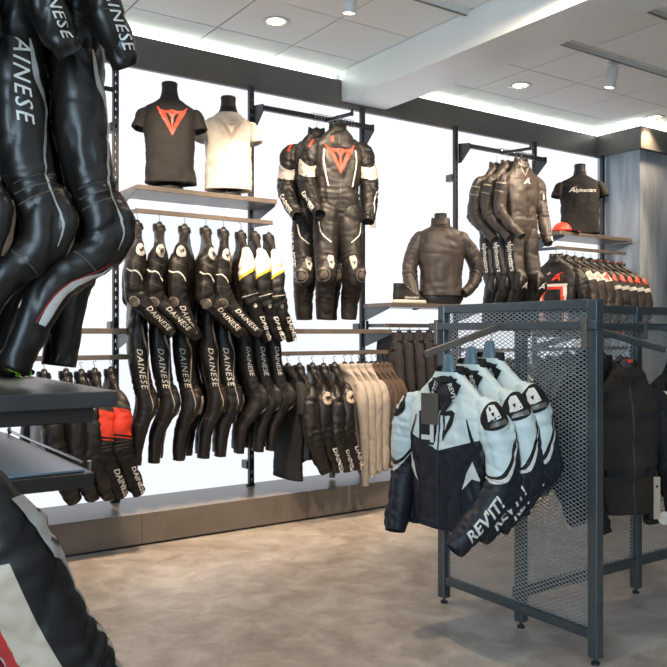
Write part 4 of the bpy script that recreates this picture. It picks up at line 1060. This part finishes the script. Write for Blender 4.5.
# REV'IT jackets
RG = 'aqua and black jackets on the front arm'
ro = dict(w=.235, d=.066, len=.67, fine=2.6, mats=['aqua_white','textile_black','textile_navy'], tmats=['rev_torso'], smats=['rev_sleeve'], torso_field=lambda l,a,c: c.z+.345-.30*abs(c.x)*(1 if c.y<0 else .3),
          sleeve_field=lambda l,a,c: (l-.205-.115*math.cos(R(a-85))) if l < .205+.115*math.cos(R(a-85))+.03 else .03+(l-.235-.115*math.cos(R(a-85)))/max(.12,math.cos(R(a-55))*1.3), sleeve='bent', poseR='half', sr=.073, neck=.07, ch=.04, copen=.03, cmat='textile_black', pads=True, amp=.007, freq=8, hem=1.02)
def rev_draw(t, u):
    for nm, f, a in (('L', -1, 42), ('R', 1, 36)):
        s = u['sleeve'+nm]
        alm = curve2([(-.045,-.01),(-.03,.045),(.0,.065),(.03,.05),(.042,.0),(.03,-.05),(.0,-.07),(-.03,-.055),(-.045,-.01)], 26)[:-1]
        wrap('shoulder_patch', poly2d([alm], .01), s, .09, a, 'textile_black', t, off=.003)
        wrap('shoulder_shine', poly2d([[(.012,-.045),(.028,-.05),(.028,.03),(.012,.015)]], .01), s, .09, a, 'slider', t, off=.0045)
        wrap('shoulder_mark', poly2d([[(.010,-.026),(-.024,-.018),(-.030,.0),(-.022,.018),(.010,.028),(.013,0)]], .01), s, .085, a, 'off_white', t, off=.0045)
        wrap('shoulder_dot', poly2d([[(-.008,-.006),(.003,0),(-.008,.008)]], .01), s, .085, a, 'textile_black', t, off=.006)
        wrap('lettering', text2d("REV'IT!", .064, .25, .025, .01), s, tl_(s, text2d("REV'IT!", .064, .25, .025, .01), .05), 18 if nm == 'L' else 5, 'off_white', t, flip=f, off=.003)
    b = bvh_of(u['torso'])
    zipper(t, b, -.10, -.66)
    proj('chest_mark', poly2d([[(.02,0),(.06,.012),(.085,0),(.07,-.05),(.03,-.11),(.018,-.12)]], .01), b, 0, -.185, 'textile_black', t, off=.003)
    proj('chest_mark', poly2d([[(-.02,0),(-.06,.012),(-.085,0),(-.07,-.05),(-.03,-.11),(-.018,-.12)]], .01), b, 0, -.185, 'textile_black', t, off=.003)
    proj('chest_window', poly2d([[(.03,-.015),(.058,-.012),(.035,-.075)]], .01), b, 0, -.185, 'aqua_white', t, off=.0045)
    for s in (-1, 1):
        # crossing straps and white shark-fin flash above the pocket
        proj('strap', poly2d(ribbon([(s*.235,.11),(s*.155,.02),(s*.10,-.045)], [.024,.022,.006]), .01), b, 0, -.365, 'textile_black', t, off=.003, yaw=R(s*18))
        proj('strap', poly2d(ribbon([(s*.125,.16),(s*.165,.04),(s*.215,-.09)], [.006,.02,.016]), .01), b, 0, -.365, 'textile_black', t, off=.0035, yaw=R(s*18))
        proj('flash', poly2d([[(s*.155,-.005),(s*.185,-.085),(s*.15,-.075),(s*.105,-.125),(s*.125,-.06)]], .01), b, 0, -.365, 'off_white', t, off=.004, yaw=R(s*18))
        proj('pocket', poly2d(ribbon([(s*.12,.0),(s*.125,-.15)], .005), .02), b, 0, -.47, 'textile_black', t, off=.003)
    # opened collar: dark lining in a V, black lapels with small lettering
    proj('lining', poly2d([[(-.075,.0),(.075,.0),(.012,-.135),(-.012,-.135)]], .01), b, 0, -.045, 'tag_dark', t, off=.003)
    for s in (-1, 1):
        proj('lapel', poly2d(ribbon([(s*.078,.0),(s*.055,-.05),(s*.010,-.135)], [.044,.040,.016]), .01), b, 0, -.062, 'textile_black', t, off=.006)
        proj('collar_lettering', text2d("REV'IT!", .030, .2, .03, .01), b, s*.055, -.105, 'off_white', t, off=.0085, rot=R(-s*64+(180 if s < 0 else 180)*0))
rp = [('frontmost aqua and black jacket', 'frontmost aqua and black jacket, its whole front and hang tags showing', (2.295, 2.49, 1.16), -88, 151),
      ('middle aqua and black jacket', 'middle one of the three aqua and black jackets on the mesh rack', (2.42, 2.49, 1.19), -89, 152),
      ('rear aqua and black jacket', 'rear aqua and black jacket, hanging nearest the mesh panel', (2.53, 2.49, 1.215), -90, 153)]
for d_, l_, loc, rz, sd in rp:
    jacket(d_, l_, loc, R(rz), sd, ro, rev_draw, RG, .085, hcol='blue-grey', hmat='hanger_blue')
# swing tags
t = thing('swing_tag', 'black swing tags with white barcode strips on the frontmost jacket', 'tag', (2.225, 2.545, 1.02), R(-72))
bm = bmesh.new(); box(bm, -.042,.042,-.002,.002,-.185,-.045); bm_obj('card', bm, 'tag_dark', t)
bm = bmesh.new(); box(bm, -.030,.052,-.006,-.003,-.10,.03); bm_obj('front_card', bm, 'slider', t)
bm = bmesh.new(); box(bm, .012,.030,-.0045,-.0035,-.175,-.10); box(bm, -.03,.012,-.0045,-.0035,-.165,-.145); bm_obj('barcode_strip', bm, 'off_white', t)
bm = bmesh.new(); tube(bm, [(.01,0,.03),(0.03,.02,.06),(.04,.05,.09)], .001, 5); bm_obj('string', bm, 'tag_dark', t)

# dark touring jackets on the side arms
def tour_draw(t, u):
    b = bvh_of(u['torso']); zipper(t, b, -.08, -.70)
    for s in (-1, 1):
        proj('pocket_flap', poly2d([[(s*.05,0),(s*.15,0),(s*.15,-.035),(s*.05,-.035)]]), b, 0, -.46, 'textile_black', t, off=.004)
        proj('chest_flap', poly2d([[(s*.05,0),(s*.14,.01),(s*.14,-.02),(s*.05,-.03)]]), b, 0, -.22, 'textile_black', t, off=.004)
    wrap('elbow_patch', poly2d([arc_poly(0,0,.05,.04)]), u['sleeveR'], .36, 20, 'leather', t, off=.004)
to = dict(w=.165, d=.06, len=.66, mats=['textile_brown'], sleeve='half', sr=.06, amp=.011, neck=.055, ch=.05, copen=.03, pads=True, smats=['textile_brown','textile_black'], sleeve_mat=lambda l,a,c,sd: 1 if 60<a<170 else 0)
TG = 'dark touring jackets on the side arms'
jacket('frontmost brown touring jacket', 'frontmost dark brown touring jacket right of the near rack post', (3.05, 2.17, 1.175), R(-22), 161, dict(to, fine=1.4), tour_draw, TG, .085, cast=1, mark='red')
jacket('second brown touring jacket', 'dark touring jacket just behind the frontmost one', (3.0, 2.27, 1.20), R(-18), 162, dict(to, mats=['textile_black']), tour_draw, TG, .085, cast=1)
jacket('last brown touring jacket', 'dark touring jacket deepest on the side arm, seen through the mesh', (3.045, 2.345, 1.22), R(-2), 163, dict(to, mats=['textile_black'], smats=['textile_black','textile_black']), None, TG, .085, cast=1)
jacket('brown jacket at the right photo edge', 'brown jacket cut by the right edge of the photo, with cream tag', (3.66, 2.20, 1.19), R(-4), 164, to, tour_draw, TG, .085, cast=1)
jacket('jacket behind the right-edge jacket', 'black jacket behind the brown one at the right edge', (3.66, 2.31, 1.215), R(2), 165, dict(to, mats=['textile_black']), None, TG, .085, cast=1)
jacket('black jacket on the far side of the rack', 'black jacket on the far side of the rack, seen through the near mesh', (3.33, 2.62, 1.215), R(182), 166, dict(to, mats=['textile_black'], smats=['textile_black','textile_black']), None, TG, .085, cast=1)
jacket('second far-side black jacket', 'second black jacket on the far side of the mesh rack', (3.33, 2.73, 1.19), R(178), 167, dict(to, mats=['textile_navy'], smats=['textile_navy','textile_navy']), None, TG, .085, cast=1)
jacket('third far-side black jacket', 'outermost black jacket on the far side of the mesh rack', (3.33, 2.84, 1.165), R(180), 168, dict(to, mats=['textile_black'], smats=['textile_black','textile_black']), None, TG, .085, cast=1)
def card(label, loc, rz, w, h, m='paper', txt=None):
    bm = bmesh.new(); box(bm, -w/2,w/2,-.0015,.0015,-h,0)
    t = thing('price_tag', label, 'tag', loc, rz, None)
    bm_obj('card', bm, m, t)
    bm = bmesh.new(); tube(bm, [(0,0,-.005),(0,.01,.03)], .0012, 5); bm_obj('string', bm, 'tag_dark', t)
    bm = bmesh.new(); box(bm, -w*.18, w*.18, -.003, -.001, -h*.25, -h*.2); bm_obj('print', bm, 'tag_dark', t)
card('large cream tag on the brown jacket at the right edge', (3.27, 2.13, 1.04), R(-30), .08, .17)
card('narrow tan tag hanging low on the frontmost touring jacket', (3.06, 2.03, .69), R(-30), .028, .18, 'beige')
bm = bmesh.new(); tube(bm, [(0,-.004,0),(0,.004,0)], .028, 20); t = bm_obj('round_tag', bm, 'paper'); t.location = (3.145, 2.05, .50); t.rotation_euler = (0,0,R(-35))
tag(t, 'round cream tag at the hem by the right edge', 'tag')

# ------------------------------------------------------------------ LEFT FOREGROUND TABLE
TX, TY, TT = .755, 2.15, 1.143
tb = thing('display_table', 'dark metal display table with a tray shelf, at left', 'table', (0, 2.9, 0))
def tbox(name, x0,x1,y0,y1,z0,z1,m,b=.003):
    bm = bmesh.new(); bevel_box(bm, x0,x1,y0-2.9,y1-2.9,z0,z1,b); return bm_obj(name, bm, m, tb)
tbox('table_top', -1.0, TX, TY, 3.55, TT-.044, TT, 'table_top')
tbox('apron', -.96, TX-.05, TY+.05, 3.5, TT-.088, TT-.046, 'table_metal')
for x in (-.9, ): 
    for y in (2.25, 3.42): tbox('leg', x-.02,x+.02,y-.02,y+.02, 0, TT-.05, 'table_metal')
for y in (2.62, 3.42): tbox('leg', .20,.24,y-.02,y+.02, 0, TT-.05, 'table_metal')
tbox('tray', -.9, TX-.065, TY+.0, 3.2, .885, .925, 'table_metal')
tbox('tray_glass', -.88, TX-.085, TY+.02, 3.18, .926, .932, 'tray_glass', .001)
for (x, y) in ((TX-.075, TY+.012), (TX-.075, 3.1)):
    bm = bmesh.new(); cyl(bm, (x, y-2.9), .006, .93, .955, 10); bm_obj('tray_pin', bm, 'chrome', tb)
bm = bmesh.new(); tube(bm, [(TX-.07, TY+.1-2.9, .94),(TX-.07, 3.15-2.9, .94)], .005, 8); bm_obj('tray_rail', bm, 'chrome', tb)
bm = bmesh.new(); tube(bm, [(.40, 3.2-2.9, .93),(.40, 3.2-2.9, 1.055)], .008, 8); bm_obj('tray_rod', bm, 'chrome', tb)
bm = bmesh.new(); tube(bm, [(.46, 3.2-2.9, .93),(.46, 3.2-2.9, 1.055)], .008, 8); bm_obj('tray_rod', bm, 'chrome', tb)
# hanging frame standing on the table
hf = thing('garment_stand', 'tall black frame above the near table, carrying the near suits', 'rail', (0, 2.58, 1.143))
bm = bmesh.new(); box(bm, -.62,-.58,-.02,.02,0,1.80); bm_obj('upright', bm, 'table_metal', hf)
bm = bmesh.new(); tube(bm, [(-.60,0,1.775),(.85,0,1.775)], .013, 12); bm_obj('bar', bm, 'chrome', hf, True)
bm = bmesh.new(); box(bm, -.75,-.45,-.15,.15,0,.012); bm_obj('base_plate', bm, 'table_metal', hf)
NG = 'large near racing suits at left'
nz = 2.84
nl = [('rightmost near suit', 'near black racing suit furthest right, white flash down its shin'),
      ('middle near suit', 'near black racing suit with lettering down its thigh, left of the first'),
      ('leftmost near suit', 'near black racing suit cut by the left edge of the photo')]
for k, x in enumerate((.755, .58, .405)):
    t, u = dainese_suit(nl[k][0], nl[k][1], (x, 2.58, nz), R(84 - 3*k), NG, 171+k, sc=1.09, d=.072, hook=.085, fine=1.8, stripecol='pale_grey', pose='half', sk=.93, ll=.91, tl=.17 if k == 1 else 2, shin=.15, kf=.03)
    if k == 0:
        wrap('shin_flash', poly2d(ribbon(curve2([(0,.02),(.08,-.005),(.16,-.02),(.26,-.02)]), [.004,.010,.014,.018,.022,.024,.026,.028,.028,.028,.028,.028,.028,.026,.024])), u['legR'], .65, 42, 'off_white', t, off=.004)
        wrap('piping', poly2d(ribbon(curve2([(0,.0),(.08,-.02),(.16,-.035),(.26,-.038)]), .004)), u['legR'], .65, 42, 'dark_red', t, off=.0045)
# neon item behind the suits
t = thing('glove', 'neon green and black glove on the near table', 'glove', (.665, 3.05, TT+.03), R(20))
Loft([(0,0,.02,.03,.03),(.01,0,.045,.045,.03),(.02,0,.075,.04,.025),(.03,0,.10,.03,.02)],12,14,1,.002,20,3).obj('cuff', ['neon_green'], t)
Loft([(0,0,-.028,.045,.03),(0,0,.0,.05,.032),(0,0,.03,.042,.03)],10,14,1,.002,20,4).obj('palm', ['textile_black'], t)
for k in range(4): Loft([(-.03+k*.02,-.01,.0,.011,.011),(-.035+k*.022,-.05,-.012,.011,.011),(-.035+k*.022,-.085,-.018,.010,.010)],8,8,1,0).obj('finger', ['neon_green' if k % 2 else 'textile_black'], t)
Loft([(.04,0,.0,.012,.012),(.065,-.02,-.01,.012,.012),(.07,-.045,-.016,.010,.010)],8,8,1,0).obj('thumb', ['textile_black'], t)

# near jacket, lower left
def nj_sl(l, a, c, sd):
    # a: 0 outer, 90 front, 270 back
    if a > 180: a -= 360
    if 78 < a < 110 and l > .12: return 1
    if -62 < a < -18 - (l-.3)*25 and l > .20: return 2
    if -95 < a < -64 and l > .24: return 3
    if -104 < a < -97 and l > .2: return 1
    return 0
no = dict(amp=.0055, w=.22, d=.10, len=.70, fine=2.4, mats=['leather_matte','pale_grey','dark_red'], torso_mat=lambda l,a,c: 2 if (150<a<172 and c.z<-.2) else (1 if 172<a<195 and c.z<-.16 else 0),
          smats=['near_sleeve'], sleeve_field=lambda l,a,c: ((a if a <= 180 else a-360)/100 if l > .16 else 0), sleeve='forward', sr=.074, pads=True, ch=.05)
t, u = jacket('near jacket at lower left', 'large near black jacket with beige, red and grey bands, lower left corner', (.232, 1.56, 1.225), R(94), 181, no, None, None, .08, sc=1.02)
wrap('cuff_tab', poly2d([[(0,-.012),(.022,-.012),(.022,.012),(0,.012)]]), u['sleeveR'], .50, 88, 'bright_red', t, off=.005)
wrap('arm_patch', poly2d([[(0,-.05),(0,.03),(.10,.05),(.12,.0),(.10,-.035)]]), u['sleeveR'], .09, 70, 'pale_grey', t, off=.003)
wrap('patch_mark', poly2d(ribbon(arc_poly(0,0,.03,.018,12,-60,200), .007)), u['sleeveR'], .15, 64, 'tag_dark', t, off=.005)
aj = thing('side_arm', 'black bracket arm holding the near lower left jacket', 'rail', (.232, 2.15, 1.035))
bm = bmesh.new(); beam_box(bm, (0,.0,.0), (0,-.0001,.285), .02,.02); beam_box(bm, (0,0,.275), (0,-.62,.275), .018,.022); bm_obj('arm', bm, 'table_metal', aj)

# ------------------------------------------------------------------ LIGHT
w = bpy.data.worlds.new('World'); scene.world = w; w.use_nodes = True
bg = w.node_tree.nodes['Background']; bg.inputs[0].default_value = (.62,.78,1,1); bg.inputs[1].default_value = .95
def area(name, loc, target, sx, sy, e, c):
    l = bpy.data.lights.new(name, 'AREA'); l.shape = 'RECTANGLE'; l.size = sx; l.size_y = sy; l.energy = e; l.color = c
    o = bpy.data.objects.new(name, l); col.objects.link(o); o.location = loc
    o.rotation_euler = (Vector(target)-Vector(loc)).to_track_quat('-Z','Y').to_euler()
area('shopfront_window_light', (-2.05, .1, 1.75), (4, 1.4, 1.3), 4.2, 2.3, 185, (.62,.82,1))
area('rear_fill_light', (3.2, -2.9, 1.9), (3.0, 3, 1.2), 5.0, 2.2, 18, (.85,.92,1))  # soft room fill added from behind the camera, no window built there
for i, (x, y) in enumerate(((1.7,1.9),(1.7,3.4),(.3,-.6),(2.9,.2),(5.3,-.4),(5.3,2.6))):  # extra downlights out of view, added to warm and brighten the floor
    downlight(x, y, ('round downlight over the open floor','round downlight before the hanging racing suits','round downlight behind the photographer','round downlight over the aisle by the mesh rack','round downlight far behind the mesh rack end','round downlight beyond the mesh rack')[i], (34,90,.01,5,4,12)[i])

cam = bpy.data.cameras.new('camera'); co = bpy.data.objects.new('camera', cam); col.objects.link(co)
co.location = (0,0,1.3); co.rotation_euler = (R(90), 0, -R(34.43))
cam.sensor_width = 36; cam.lens = 36*800/667; cam.clip_start = .05
scene.camera = co
scene.view_settings.view_transform = 'Standard'; scene.view_settings.look = 'None'
scene.view_settings.exposure = .88; scene.view_settings.gamma = 1; scene.view_settings.use_curve_mapping = False
